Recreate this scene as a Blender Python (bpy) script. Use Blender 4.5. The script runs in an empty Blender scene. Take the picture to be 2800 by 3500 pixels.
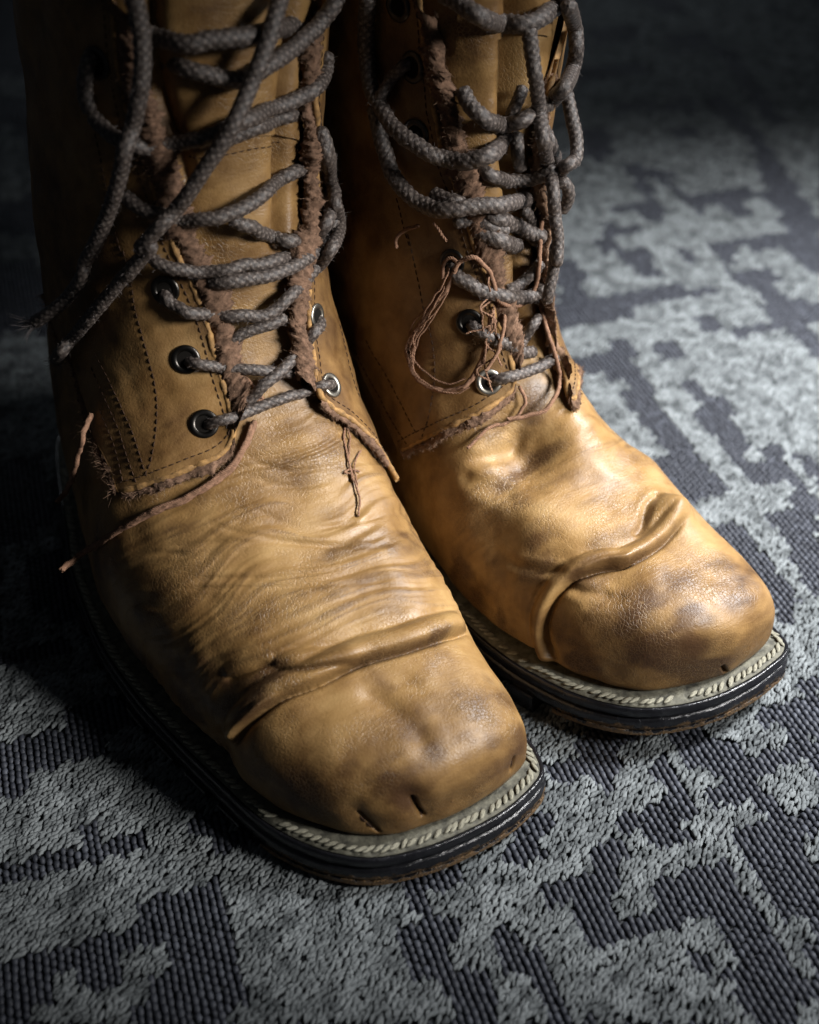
import bpy, math, random
import numpy as np
from mathutils import Vector
from mathutils.bvhtree import BVHTree

rad = math.radians
scene = bpy.context.scene
C = scene.collection

# ------------------------------------------------------------------ camera
FPX, PITCH, CAMH = 4200.0, rad(40.0), 0.34      # focal length in photo pixels (2800 x 3500), pitch, height
cam_d = bpy.data.cameras.new('camera')
cam = bpy.data.objects.new('camera', cam_d); C.objects.link(cam)
cam.location = (0, 0, CAMH); cam.rotation_euler = (rad(90) - PITCH, 0, 0)
cam_d.sensor_fit = 'VERTICAL'; cam_d.sensor_height = 36.0; cam_d.sensor_width = 36.0
cam_d.lens = FPX / 3500.0 * 36.0
cam_d.clip_start = 0.01; cam_d.clip_end = 50
cam_d.dof.use_dof = True; cam_d.dof.focus_distance = 0.415; cam_d.dof.aperture_fstop = 7.0
scene.camera = cam

# ------------------------------------------------------------------ world and lamps
w = bpy.data.worlds.new('World'); scene.world = w; w.use_nodes = True
w.node_tree.nodes['Background'].inputs[0].default_value = (0.55, 0.62, 0.72, 1)
w.node_tree.nodes['Background'].inputs[1].default_value = 0.030

def lamp(name, kind, loc, target, energy, color, **kw):
    d = bpy.data.lights.new(name, kind); d.energy = energy; d.color = color
    for k, v in kw.items(): setattr(d, k, v)
    o = bpy.data.objects.new(name, d); C.objects.link(o); o.location = loc
    o.rotation_euler = (Vector(target) - Vector(loc)).to_track_quat('-Z', 'Y').to_euler()
    return o
lamp('key_lamp', 'SPOT', (0.66, 0.52, 0.74), (0.260, 0.45, 0.0), 205, (0.97, 0.98, 1.0),
     spot_size=rad(42), spot_blend=1.0, shadow_soft_size=0.12)
lamp('second_lamp', 'SPOT', (0.44, 0.13, 0.37), (-0.015, 0.330, 0.078), 37, (1.0, 0.985, 0.965),  # added spot that brightens the boots, mostly the left, from front right
     spot_size=rad(33), spot_blend=1.0, shadow_soft_size=0.09)
lamp('back_lamp', 'SPOT', (-0.05, 1.75, 0.95), (0.02, 1.05, 0.0), 12, (0.85, 0.93, 1.0),  # added spot from behind, only lifts the far rug a little
     spot_size=rad(46), spot_blend=1.0, shadow_soft_size=0.10)

vs = scene.view_settings
vs.view_transform = 'Standard'; vs.look = 'None'; vs.gamma = 1.0; vs.exposure = 0.0
vs.use_curve_mapping = False
scene.cycles.max_bounces = 5; scene.cycles.diffuse_bounces = 3; scene.cycles.glossy_bounces = 3
scene.cycles.use_denoising = True

random.seed(7); RNG = np.random.default_rng(11)

# ------------------------------------------------------------------ reading points off the photograph
CROPS = {'c1': (0, 0, 1725/1400), 'c2': (1100, 0, 1725/1100), 'c3': (0, 800, 1725/1400), 'c4': (1100, 800, 1725/1300),
         'c5': (200, 1800, 1725/1700), 'c6': (1500, 1500, 1725/1300), 'c7': (0, 2500, 1725/1400), 'c8': (1400, 2500, 1725/1400),
         'r1': (1900, 200, 1725/900), 'r2': (1800, 1000, 1.725), 'r3': (2000, 2200, 1725/800), 'r4': (1300, 2800, 1725/800),
         'r5': (0, 2200, 1725/900), 'r6': (0, 0, 755/350), 'D': (0, 0, 1725/2800)}
def ph(crop, x, y):
    o = CROPS[crop]; return o[0] + x/o[2], o[1] + y/o[2]
CP, SP = math.cos(PITCH), math.sin(PITCH)
EYE = np.array([0, 0, CAMH])
def ray(px, py):
    x = (px-1400)/FPX; y = -(py-1750)/FPX
    return np.array([x, CP + y*SP, -SP + y*CP])
def ground(px, py, z=0.0):
    d = ray(px, py); return EYE + d*((z-CAMH)/d[2])

# ------------------------------------------------------------------ small maths helpers
def pchip(x, y):
    x = np.asarray(x, float); y = np.asarray(y, float)
    h = np.diff(x); dl = np.diff(y)/h
    m = np.zeros_like(y); m[0] = dl[0]; m[-1] = dl[-1]
    for i in range(1, len(x)-1):
        if dl[i-1]*dl[i] > 0:
            w1 = 2*h[i]+h[i-1]; w2 = h[i]+2*h[i-1]
            m[i] = (w1+w2)/(w1/dl[i-1]+w2/dl[i])
    def f(q):
        q = np.clip(np.asarray(q, float), x[0], x[-1])
        i = np.clip(np.searchsorted(x, q, side='right')-1, 0, len(x)-2)
        t = (q-x[i])/h[i]; t2 = t*t; t3 = t2*t
        return ((2*t3-3*t2+1)*y[i] + (t3-2*t2+t)*h[i]*m[i] + (-2*t3+3*t2)*y[i+1] + (t3-t2)*h[i]*m[i+1])
    return f
def smoothstep(a, b, x):
    t = np.clip((x-a)/(b-a), 0, 1); return t*t*(3-2*t)
def _hash(ix, iy, iz, seed):
    n = (ix.astype(np.int64)*374761393 + iy.astype(np.int64)*668265263 + iz.astype(np.int64)*1274126177 + seed*974634541) & 0x7fffffff
    n = ((n ^ (n >> 13))*1274126177) & 0x7fffffff
    n = (n ^ (n >> 16)) & 0xffff
    return n/32767.5 - 1.0
def vnoise(p, seed=0):
    p = np.asarray(p, float); i = np.floor(p).astype(np.int64); f = p-i; f = f*f*f*(f*(f*6-15)+10)
    out = 0
    for dx in (0, 1):
        for dy in (0, 1):
            for dz in (0, 1):
                wgt = (f[..., 0] if dx else 1-f[..., 0])*(f[..., 1] if dy else 1-f[..., 1])*(f[..., 2] if dz else 1-f[..., 2])
                out = out + wgt*_hash(i[..., 0]+dx, i[..., 1]+dy, i[..., 2]+dz, seed)
    return out
def fbm(p, seed=0, oct=4, gain=.5):
    a = 1.0; s = 0; q = np.asarray(p, float)
    for k in range(oct):
        s = s + a*vnoise(q, seed+k*17); q = q*2.03; a *= gain
    return s
def catmull(P, step):
    P = np.asarray(P, float)
    Q = np.vstack([2*P[0]-P[1], P, 2*P[-1]-P[-2]]); out = []
    for i in range(1, len(Q)-2):
        p0, p1, p2, p3 = Q[i-1:i+3]
        n = max(4, int(np.linalg.norm(p2-p1)/step*2))
        t = np.linspace(0, 1, n, endpoint=False)[:, None]
        out.append(.5*((2*p1)+(-p0+p2)*t+(2*p0-5*p1+4*p2-p3)*t*t+(-p0+3*p1-3*p2+p3)*t**3))
    out = np.vstack(out+[Q[-2:-1]])
    L = np.concatenate([[0], np.cumsum(np.linalg.norm(np.diff(out, axis=0), axis=1))])
    n = max(3, int(L[-1]/step)+1); s = np.linspace(0, L[-1], n)
    return np.stack([np.interp(s, L, out[:, k]) for k in range(out.shape[1])], 1)

# ------------------------------------------------------------------ mesh helpers
def mesh(name, V, F, mat=None, parent=None, smooth=True, attrs=None):
    V = np.ascontiguousarray(V, dtype=np.float32); me = bpy.data.meshes.new(name)
    if isinstance(F, np.ndarray):
        nf, k = F.shape; F = np.ascontiguousarray(F, dtype=np.int32)
        me.vertices.add(len(V)); me.vertices.foreach_set('co', V.ravel())
        me.loops.add(nf*k); me.loops.foreach_set('vertex_index', F.ravel())
        me.polygons.add(nf); me.polygons.foreach_set('loop_start', np.arange(0, nf*k, k, dtype=np.int32))
    else:
        me.from_pydata(V.tolist(), [], F)
    if attrs:
        for an, a in attrs.items():
            at = me.attributes.new(an, 'FLOAT', 'POINT'); at.data.foreach_set('value', np.ascontiguousarray(a, dtype=np.float32).ravel())
    me.update(calc_edges=True); me.validate()
    me.polygons.foreach_set('use_smooth', np.full(len(me.polygons), smooth))
    if mat: me.materials.append(mat)
    o = bpy.data.objects.new(name, me); C.objects.link(o)
    if parent: o.parent = parent
    return o
def grid_faces(nu, nv, closed_v=False):
    i = np.arange(nu-1)[:, None]; j = np.arange(nv if closed_v else nv-1)[None, :]
    j2 = (j+1) % nv
    a = i*nv+j; b = i*nv+j2; c = (i+1)*nv+j2; d = (i+1)*nv+j
    return np.stack([a, b, c, d], -1).reshape(-1, 4)
def frames(P):
    T = np.gradient(P, axis=0); T /= np.linalg.norm(T, axis=1)[:, None]+1e-12
    N = np.zeros_like(P); up = np.array([0, 0, 1.0])
    n = np.cross(T[0], up); n = n if np.linalg.norm(n) > .1 else np.cross(T[0], [1, 0, 0])
    n /= np.linalg.norm(n)
    for i in range(len(P)):
        n = n-T[i]*(n@T[i]); n /= np.linalg.norm(n); N[i] = n
    return T, N, np.cross(T, N)
def tube(P, R, sides=20, bump=None, twist=0.0):
    """rings of a tube along P; R scalar or array; bump(s, ang) multiplies the radius"""
    T, N, B = frames(P); n = len(P)
    s = np.concatenate([[0], np.cumsum(np.linalg.norm(np.diff(P, axis=0), axis=1))])
    ang = np.linspace(0, 2*np.pi, sides, endpoint=False)[None, :]
    r = np.broadcast_to(np.asarray(R, float).reshape(-1, 1), (n, sides)).copy()
    if bump is not None: r *= bump(s[:, None], ang)
    V = P[:, None]+r[..., None]*(np.cos(ang)[..., None]*N[:, None]+np.sin(ang)[..., None]*B[:, None])
    F = grid_faces(n, sides, True)
    return V.reshape(-1, 3), F
class Bag:
    """collects quads of several shells into one mesh"""
    def __init__(self): self.V = []; self.F = []; self.n = 0; self.A = []
    def add(self, V, F, a=None):
        self.V.append(V); self.F.append(np.asarray(F)+self.n); self.n += len(V)
        self.A.append(np.zeros(len(V)) if a is None else a)
    def build(self, name, mat, parent=None, smooth=True, attr=None):
        return mesh(name, np.vstack(self.V), np.vstack(self.F), mat, parent, smooth, {attr: np.concatenate(self.A)} if attr else None)
def hairs(P, D, length, width, curl=.4):
    """little tapering tufts: P roots, D directions; two-quad strips"""
    n = len(P); L = length*(.4+RNG.random(n))[:, None]
    D = D+RNG.normal(0, curl, D.shape); D /= np.linalg.norm(D, axis=1)[:, None]
    side = np.cross(D, RNG.normal(0, 1, D.shape)); side /= np.linalg.norm(side, axis=1)[:, None]
    mid = P+D*L*.5+RNG.normal(0, curl*.12, P.shape)*L; tip = P+D*L+RNG.normal(0, curl*.35, P.shape)*L
    V = np.stack([P-side*width, P+side*width, mid-side*width*.7, mid+side*width*.7, tip-side*width*.25, tip+side*width*.25], 1).reshape(-1, 3)
    b = np.arange(n)[:, None]*6
    F = np.concatenate([b+np.array([0, 1, 3, 2]), b+np.array([2, 3, 5, 4])], 0)
    return V, F

# ------------------------------------------------------------------ materials
class NT:
    def __init__(self, name):
        self.m = bpy.data.materials.new(name); self.m.use_nodes = True
        self.t = self.m.node_tree; self.b = self.t.nodes['Principled BSDF']; self.out = self.t.nodes['Material Output']
    def n(self, typ, **kw):
        nd = self.t.nodes.new('ShaderNode'+typ); ins = kw.pop('ins', {})
        for k, v in kw.items(): setattr(nd, k, v)
        for k, v in ins.items():
            if hasattr(v, 'is_linked') or isinstance(v, bpy.types.NodeSocket): self.t.links.new(v, nd.inputs[k])
            else: nd.inputs[k].default_value = v
        return nd
    def link(self, a, b): self.t.links.new(a, b)
    def set(self, **kw):
        for k, v in kw.items():
            k = k.replace('_', ' ')
            if isinstance(v, bpy.types.NodeSocket): self.link(v, self.b.inputs[k])
            else: self.b.inputs[k].default_value = v
    def math(self, op, a, b=0.0, c=None):
        nd = self.n('Math', operation=op)
        for i, v in enumerate((a, b) if c is None else (a, b, c)):
            if isinstance(v, bpy.types.NodeSocket): self.link(v, nd.inputs[i])
            else: nd.inputs[i].default_value = v
        return nd.outputs[0]
    def ramp(self, fac, stops):
        nd = self.n('ValToRGB'); self.link(fac, nd.inputs[0]); e = nd.color_ramp.elements
        while len(e) < len(stops): e.new(.5)
        for q, (p, c) in zip(e, stops):
            q.position = p; q.color = (*c, 1) if len(c) == 3 else c
        return nd.outputs[0]
    def mix(self, fac, a, b, mode='MIX'):
        nd = self.n('Mix', data_type='RGBA', blend_type=mode)
        for k, v in ((0, fac), (6, a), (7, b)):
            if isinstance(v, bpy.types.NodeSocket): self.link(v, nd.inputs[k])
            else: nd.inputs[k].default_value = v if k == 0 else (*v, 1)
        return nd.outputs[2]
    def noise(self, vec, scale, detail=3, rough=.55, dist=0.0):
        return self.n('TexNoise', ins={'Vector': vec, 'Scale': scale, 'Detail': detail, 'Roughness': rough, 'Distortion': dist}).outputs[0]
    def bump(self, h, dist, strength=1.0, normal=None):
        nd = self.n('Bump', ins={'Height': h, 'Distance': dist, 'Strength': strength})
        if normal is not None: self.link(normal, nd.inputs['Normal'])
        return nd.outputs[0]
    def mapped(self, vec, scale, rot=(0, 0, 0)):
        return self.n('Mapping', ins={'Vector': vec, 'Scale': scale, 'Rotation': rot}).outputs[0]

def leather(name, tint=(1, 1, 1), crackle=1.0, rough=.42):
    N = NT(name); co = N.n('TexCoord').outputs['Object']
    wear = N.n('Attribute', attribute_name='wear').outputs['Fac']
    big = N.noise(co, 22, 3, .6, .6); mid = N.noise(co, 95, 3, .6, .3)
    streak = N.noise(N.mapped(co, (35, 160, 120)), 1.0, 4, .6, .8)
    v = N.math('ADD', N.math('MULTIPLY', big, .55), N.math('ADD', N.math('MULTIPLY', mid, .25), N.math('MULTIPLY', streak, .2)))
    c = lambda r, g, b: (r*tint[0], g*tint[1], b*tint[2])
    base = N.ramp(v, [(.36, c(.060, .028, .009)), (.44, c(.138, .073, .024)), (.53, c(.222, .127, .045)), (.65, c(.305, .190, .076))])
    # burnished, darker leather where it has been folded and scuffed, plus painted shade of a toe slit
    wz = N.math('ADD', N.math('MULTIPLY', wear, 1.4), N.math('MULTIPLY', N.math('SUBTRACT', N.noise(co, 150, 4, .65, .6), .5), .75))
    wz = N.math('ADD', wz, N.math('MULTIPLY', N.math('SUBTRACT', N.noise(N.mapped(co, (30, 60, 45)), 1.0, 3, .6, 1.0), .51), .55))
    wn = N.n('MapRange', interpolation_type='SMOOTHSTEP', ins={'Value': wz, 'From Min': .10, 'From Max': 1.10, 'To Max': .90}).outputs[0]
    col = N.mix(wn, base, c(.052, .024, .010))
    # fine crackle: pale cracks between darker plates
    wob = N.n('VectorMath', operation='SCALE', ins={0: N.n('TexNoise', ins={'Vector': co, 'Scale': 300, 'Detail': 2}).outputs['Color'], 'Scale': .0020}).outputs[0]
    vor = N.n('TexVoronoi', feature='DISTANCE_TO_EDGE', ins={'Vector': N.n('VectorMath', operation='ADD', ins={0: co, 1: wob}).outputs[0], 'Scale': 760}).outputs['Distance']
    crack = N.math('SUBTRACT', 1.0, N.n('MapRange', ins={'Value': vor, 'From Min': 0.0, 'From Max': .10}).outputs[0])
    cm = N.n('MapRange', ins={'Value': N.math('ADD', N.noise(co, 38, 3), N.math('MULTIPLY', wear, .12)), 'From Min': .44, 'From Max': .66}).outputs[0]
    ckm = N.math('MULTIPLY', crack, cm)
    col = N.mix(N.math('MULTIPLY', ckm, .30*crackle), col, c(.37, .235, .10))
    wr = N.noise(N.mapped(co, (120, 620, 480)), 1.0, 3, .62, 1.2)
    h = N.math('ADD', N.math('MULTIPLY', wr, .00014), N.math('MULTIPLY', ckm, -.00012*crackle))
    h = N.math('ADD', h, N.math('MULTIPLY', N.noise(co, 1200, 2, .6), .00014))
    nrm = N.bump(h, 1.0, .9)
    ro = N.n('MapRange', ins={'Value': N.noise(co, 60, 3), 'From Min': .3, 'From Max': .7, 'To Min': rough-.08, 'To Max': rough+.14}).outputs[0]
    N.set(Base_Color=col, Roughness=ro, Normal=nrm)
    N.b.inputs['Specular IOR Level'].default_value = .36
    return N.m
M = {}
M['leather'] = leather('tan_leather')
M['leather_quarter'] = leather('tan_leather_quarter', (.85, .82, .80), .3, .46)  # darker copy of the vamp leather: the quarters' shade put into the tint

def simple(name, col, rough, var=.25, scale=300, bump=.0002, metal=0.0, spec=.5):
    N = NT(name); co = N.n('TexCoord').outputs['Object']; nz = N.noise(co, scale, 4, .6)
    lo = tuple(x*(1-var) for x in col); hi = tuple(min(1, x*(1+var)) for x in col)
    N.set(Base_Color=N.ramp(nz, [(.3, lo), (.7, hi)]), Roughness=rough, Metallic=metal)
    N.b.inputs['Specular IOR Level'].default_value = spec
    if bump: N.set(Normal=N.bump(nz, bump))
    return N.m
M['raw_edge'] = simple('raw_leather_edge', (.23, .125, .040), .8, .5, 500)
M['fray'] = simple('frayed_suede', (.125, .074, .048), .95, .55, 420, .0006, spec=.15)
M['fray_light'] = simple('frayed_fibre', (.19, .118, .076), .95, .4, 300, 0, spec=.1)
M['thread'] = simple('brown_thread', (.19, .105, .065), .85, .3, 900, .0001, spec=.2)
M['stitch'] = simple('dark_stitching', (.035, .018, .010), .8, .3, 900, 0, spec=.2)  # seam thread, and the dark strokes painted into the toe slits
M['metal'] = simple('eyelet_metal', (.30, .28, .24), .38, .3, 250, .00008, metal=1.0)
M['metal_dark'] = simple('blackened_eyelet_metal', (.055, .05, .045), .35, .3, 250, .00008, metal=1.0)
M['hole'] = simple('eyelet_hole', (.006, .005, .004), .9, .1, 100, 0, spec=.1)  # near black for the disc that paints the dark inside an eyelet
M['welt'] = simple('welt_leather', (.085, .080, .058), .75, .7, 320, .0006)
M['welt_stitch'] = simple('welt_cord', (.26, .245, .185), .75, .7, 420, .00015, spec=.3)
M['lining'] = simple('dark_lining', (.05, .03, .02), .9, .3, 200, .0003)

def sole_mat():
    N = NT('black_sole'); co = N.n('TexCoord').outputs['Object']
    worn = N.n('Attribute', attribute_name='worn').outputs['Fac']
    nz = N.noise(co, 220, 5, .65, .4); fine = N.noise(co, 1200, 3, .6)
    mk = N.n('MapRange', ins={'Value': N.math('ADD', worn, N.math('MULTIPLY', N.math('SUBTRACT', nz, .5), 1.5)), 'From Min': .45, 'From Max': .62}).outputs[0]
    blk = N.ramp(nz, [(.3, (.006, .006, .007)), (.6, (.010, .010, .012)), (.75, (.022, .022, .025))])
    brn = N.ramp(fine, [(.3, (.05, .028, .012)), (.65, (.16, .090, .032))])
    N.set(Base_Color=N.mix(mk, blk, brn), Roughness=N.math('ADD', .22, N.math('MULTIPLY', mk, .5)),
          Normal=N.bump(N.math('ADD', N.math('MULTIPLY', nz, .0006), N.math('MULTIPLY', N.math('MULTIPLY', fine, mk), .0010)), 1.0))
    return N.m
M['sole'] = sole_mat()

def lace_mat():
    N = NT('braided_lace'); co = N.n('TexCoord').outputs['Object']
    br = N.n('Attribute', attribute_name='wear').outputs['Fac']  # on the lace this attribute is braid relief: gaps darker, crowns paler
    nz = N.noise(co, 1300, 3, .7)
    v = N.math('ADD', N.math('MULTIPLY', br, .62), N.math('MULTIPLY', N.math('SUBTRACT', nz, .25), .80))
    N.set(Base_Color=N.ramp(v, [(.25, (.018, .013, .011)), (.58, (.055, .043, .037)), (.95, (.22, .182, .156))]), Roughness=.45,
          Normal=N.bump(nz, .00035))
    N.b.inputs['Specular IOR Level'].default_value = .45
    return N.m
M['lace'] = lace_mat()
M['lace_fuzz'] = simple('lace_fibre', (.14, .12, .115), .8, .3, 500, 0, spec=.3)

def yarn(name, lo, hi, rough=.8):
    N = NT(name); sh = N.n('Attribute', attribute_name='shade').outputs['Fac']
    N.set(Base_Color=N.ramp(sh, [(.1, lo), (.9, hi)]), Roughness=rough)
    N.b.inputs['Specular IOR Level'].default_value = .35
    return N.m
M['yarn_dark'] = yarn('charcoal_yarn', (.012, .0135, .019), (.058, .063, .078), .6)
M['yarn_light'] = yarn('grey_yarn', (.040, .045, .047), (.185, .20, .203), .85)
M['rug_base'] = simple('rug_backing', (.045, .048, .052), .9, .3, 300, .0004)

# ------------------------------------------------------------------ the rug
PAT = [
 ('r1', [(0,1290),(60,1320),(130,1400),(200,1560),(720,1490),(1000,1470),(1040,1520),(700,1600),(500,1650),(400,1690),(160,1725),(0,1725)]),
 ('r1', [(240,1110),(330,1070),(410,1090),(500,1110),(490,1140),(380,1150),(400,1250),(480,1240),(640,1250),(680,1260),(640,1300),(640,1400),(570,1440),(510,1400),(460,1320),(400,1310),(330,1260),(260,1210),(240,1150)]),
 ('r1', [(760,1230),(840,1240),(880,1280),(910,1350),(850,1370),(820,1300),(760,1250)]),
 ('r1', [(450,700),(530,690),(720,745),(840,930),(800,930),(680,800),(560,770),(730,1050),(520,1040),(510,1010),(330,980),(330,960),(540,950),(600,930),(500,820)]),
 ('r1', [(820,905),(1300,845),(1390,935),(1200,925),(900,955),(970,1025),(900,1010)]),
 ('r1', [(1050,940),(1200,930),(1290,1010),(1150,1030)]),
 ('r1', [(350,290),(600,250),(640,310),(630,345),(400,345)]),
 ('r1', [(680,270),(880,260),(950,320),(880,355),(700,330)]),
 ('r1', [(730,450),(890,440),(930,525),(790,520)]),
 ('r1', [(130,470),(320,460),(370,540),(340,620),(250,665),(160,650)]),
 ('r1', [(960,250),(1060,240),(1200,330),(1330,500),(1725,1060),(1725,1420),(1560,1300),(1480,1160),(1380,850),(1250,560),(1180,420),(1040,380)]),
 ('r1', [(1000,1190),(1250,1150),(1450,1130),(1480,1230),(1250,1240),(1150,1230),(1130,1340),(1050,1280)]),
 ('r1', [(1100,1370),(1400,1370),(1480,1550),(1700,1600),(1700,1725),(1400,1725),(1350,1600),(1290,1520),(1120,1440)]),
 ('r1', [(880,1700),(1000,1640),(1050,1700),(1040,1725),(880,1725)]),
 ('r1', [(120,80),(560,20),(640,100),(420,120),(130,150)]),
 ('r1', [(1040,-40),(1160,-60),(1300,150),(1500,420),(1400,430),(1250,240)]),
 ('r1', [(200,-200),(520,-230),(560,-120),(260,-90)]), ('r1', [(700,-160),(1000,-170),(1060,-60),(780,-40)]),
 ('r2', [(150,0),(870,0),(700,40),(520,110),(480,150),(320,150),(270,200),(140,190),(140,100)]),
 ('r2', [(190,380),(480,340),(500,280),(540,260),(630,370),(690,540),(760,590),(750,640),(830,720),(860,790),(960,900),(1000,1000),(1050,1080),(1110,1150),(1060,1220),(950,1270),(900,1240),(750,1190),(690,1080),(690,1040),(790,1020),(760,900),(690,810),(650,700),(560,590),(530,510),(440,490),(270,520),(230,530),(190,480)]),
 ('r2', [(740,300),(790,270),(850,340),(890,420),(830,400),(780,360)]),
 ('r2', [(920,490),(1000,540),(1140,640),(1200,750),(1260,850),(1310,1000),(1400,990),(1350,930),(1450,910),(1510,990),(1560,1060),(1610,1130),(1700,1260),(1725,1300),(1725,1380),(1430,1380),(1430,1310),(1520,1230),(1600,1200),(1520,1100),(1380,1110),(1290,1110),(1230,1040),(1140,900),(1080,800),(990,680),(940,580)]),
 ('r2', [(1560,950),(1640,960),(1725,1080),(1725,1150),(1680,1120),(1590,1010)]),
 ('r2', [(1350,0),(1500,0),(1560,100),(1725,250),(1725,400),(1650,360),(1500,220),(1420,110)]),
 ('r2', [(960,140),(1060,100),(1120,170),(1100,215),(1000,200)]),
 ('r2', [(1180,230),(1500,150),(1520,200),(1260,250)]),
 ('c6', [(1500,340),(1600,290),(1725,300),(1725,730),(1690,720),(1640,640),(1600,560),(1540,450),(1490,390)]),
 ('c6', [(1220,430),(1330,400),(1400,440),(1480,560),(1560,700),(1600,850),(1560,860),(1480,740),(1400,600),(1300,500)]),
 ('r3', [(1290,480),(1400,410),(1540,300),(1725,200),(1725,580),(1600,640),(1450,640),(1440,560),(1320,550),(1250,510)]),
 ('r3', [(0,640),(0,500),(330,550),(900,600),(960,700),(1100,750),(1150,790),(1280,830),(1380,750),(1500,640),(1725,600),(1725,930),(1640,960),(1590,900),(1480,880),(1300,900),(1280,1000),(1290,1100),(1120,1100),(960,1130),(930,1060),(970,990),(900,890),(800,880),(770,800),(700,700),(560,700),(480,760),(350,720),(290,780),(280,900),(200,960),(130,1020),(0,1000),(-160,1010),(-210,940),(-190,800),(-60,690)]),
 ('r3', [(430,880),(560,870),(620,960),(720,1130),(730,1180),(660,1290),(640,1400),(560,1420),(480,1500),(380,1460),(300,1530),(310,1600),(250,1640),(100,1725),(0,1725),(0,1520),(100,1480),(210,1420),(260,1320),(400,1240),(520,1160),(560,1130),(480,1000),(400,960),(440,920)]),
 ('r3', [(940,1300),(1010,1300),(1110,1400),(1300,1370),(1340,1280),(1240,1190),(1230,1110),(1350,1160),(1500,1200),(1580,1270),(1700,1260),(1725,1280),(1725,1330),(1600,1340),(1570,1480),(1600,1620),(1725,1700),(1725,1725),(1240,1725),(1200,1600),(1110,1470),(1000,1390)]),
 ('r4', [(120,460),(300,410),(580,310),(600,360),(480,400),(380,440),(340,560),(480,700),(500,800),(540,940),(620,1100),(700,1300),(780,1509),(820,1620),(540,1620),(500,1509),(440,1300),(330,1190),(190,1090),(170,900),(200,800),(160,700),(170,600)]),
 ('r4', [(830,190),(900,130),(1060,30),(1180,0),(1300,0),(1220,100),(1180,210),(1100,310),(950,370),(830,330),(850,270)]),
 ('r4', [(790,700),(900,660),(970,760),(990,840),(1060,900),(1200,940),(1290,1090),(1260,1180),(1230,1250),(1330,1340),(1440,1400),(1540,1380),(1580,1500),(1620,1620),(1240,1620),(1200,1509),(1190,1430),(1250,1330),(1190,1240),(1110,1150),(1000,1050),(880,970),(830,850)]),
 ('c8', [(580,640),(700,580),(860,480),(890,560),(830,600),(860,720),(930,720),(1060,640),(1180,580),(1290,560),(1330,660),(1400,760),(1280,820),(1180,830),(1100,820),(1010,890),(860,890),(720,870),(640,760)]),
 ('c8', [(1270,820),(1400,780),(1500,920),(1600,1100),(1640,1231),(1680,1300),(1500,1300),(1480,1231),(1400,1100),(1340,960)]),
 ('c8', [(1210,900),(1300,960),(1320,1060),(1260,1060)]),
 ('c8', [(1440,500),(1640,520),(1725,640),(1800,700),(1800,960),(1725,900),(1650,820),(1550,740),(1460,640)]),
 ('c8', [(1650,900),(1800,1000),(1800,1300),(1725,1250),(1680,1080)]),
 ('r5', [(0,40),(250,20),(400,0),(560,0),(400,60),(180,110),(160,180),(0,190),(-80,190),(-80,50)]),
 ('r5', [(-80,640),(0,620),(100,600),(180,560),(500,440),(700,380),(740,310),(840,360),(900,480),(900,560),(720,620),(590,720),(560,800),(270,860),(130,900),(100,960),(0,960),(-80,970)]),
 ('r5', [(-80,1450),(0,1440),(300,1390),(500,1320),(560,1240),(520,1170),(620,1130),(680,1190),(850,1150),(880,1280),(780,1350),(690,1430),(450,1520),(300,1560),(100,1600),(0,1580),(-80,1590)]),
 ('r5', [(1250,1120),(1400,1090),(1550,1180),(1600,1260),(1500,1310),(1290,1240)]),
 ('c7', [(330,830),(560,760),(870,590),(920,750),(960,900),(1000,1100),(900,1300),(560,1300),(560,1180),(640,1000),(720,960),(690,860),(600,850),(540,980),(470,1020),(200,1050),(100,1231),(100,1300),(-60,1300),(-60,980),(0,960),(150,880)]),
 ('r6', [(-60,0),(0,-60),(150,-60),(190,500),(210,570),(100,560),(0,540),(-60,530)]),
 ('r6', [(-60,710),(270,720),(280,860),(300,900),(340,1250),(230,1220),(150,1020),(100,960),(0,880),(-60,860)]),
 ('r6', [(-60,1500),(330,1400),(330,1600),(270,1720),(0,1740),(-60,1740)]),
 ('D', [(-20,560),(60,540),(150,620),(120,700),(40,690),(-20,700)]), ('D', [(-20,980),(80,960),(110,1060),(60,1150),(-20,1160)]),
 ('D', [(60,1180),(150,1150),(190,1290),(110,1330),(70,1270)]),
]
def in_poly(P, poly):
    x, y = P[:, 0], P[:, 1]; ins = np.zeros(len(P), bool)
    for (x1, y1), (x2, y2) in zip(poly, np.roll(poly, -1, 0)):
        c = (y1 > y) != (y2 > y)
        ins ^= c & (x < (x2-x1)*(y-y1)/((y2-y1) if y2 != y1 else 1e-9)+x1)
    return ins
COLDIR = rad(-72.0)
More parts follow.
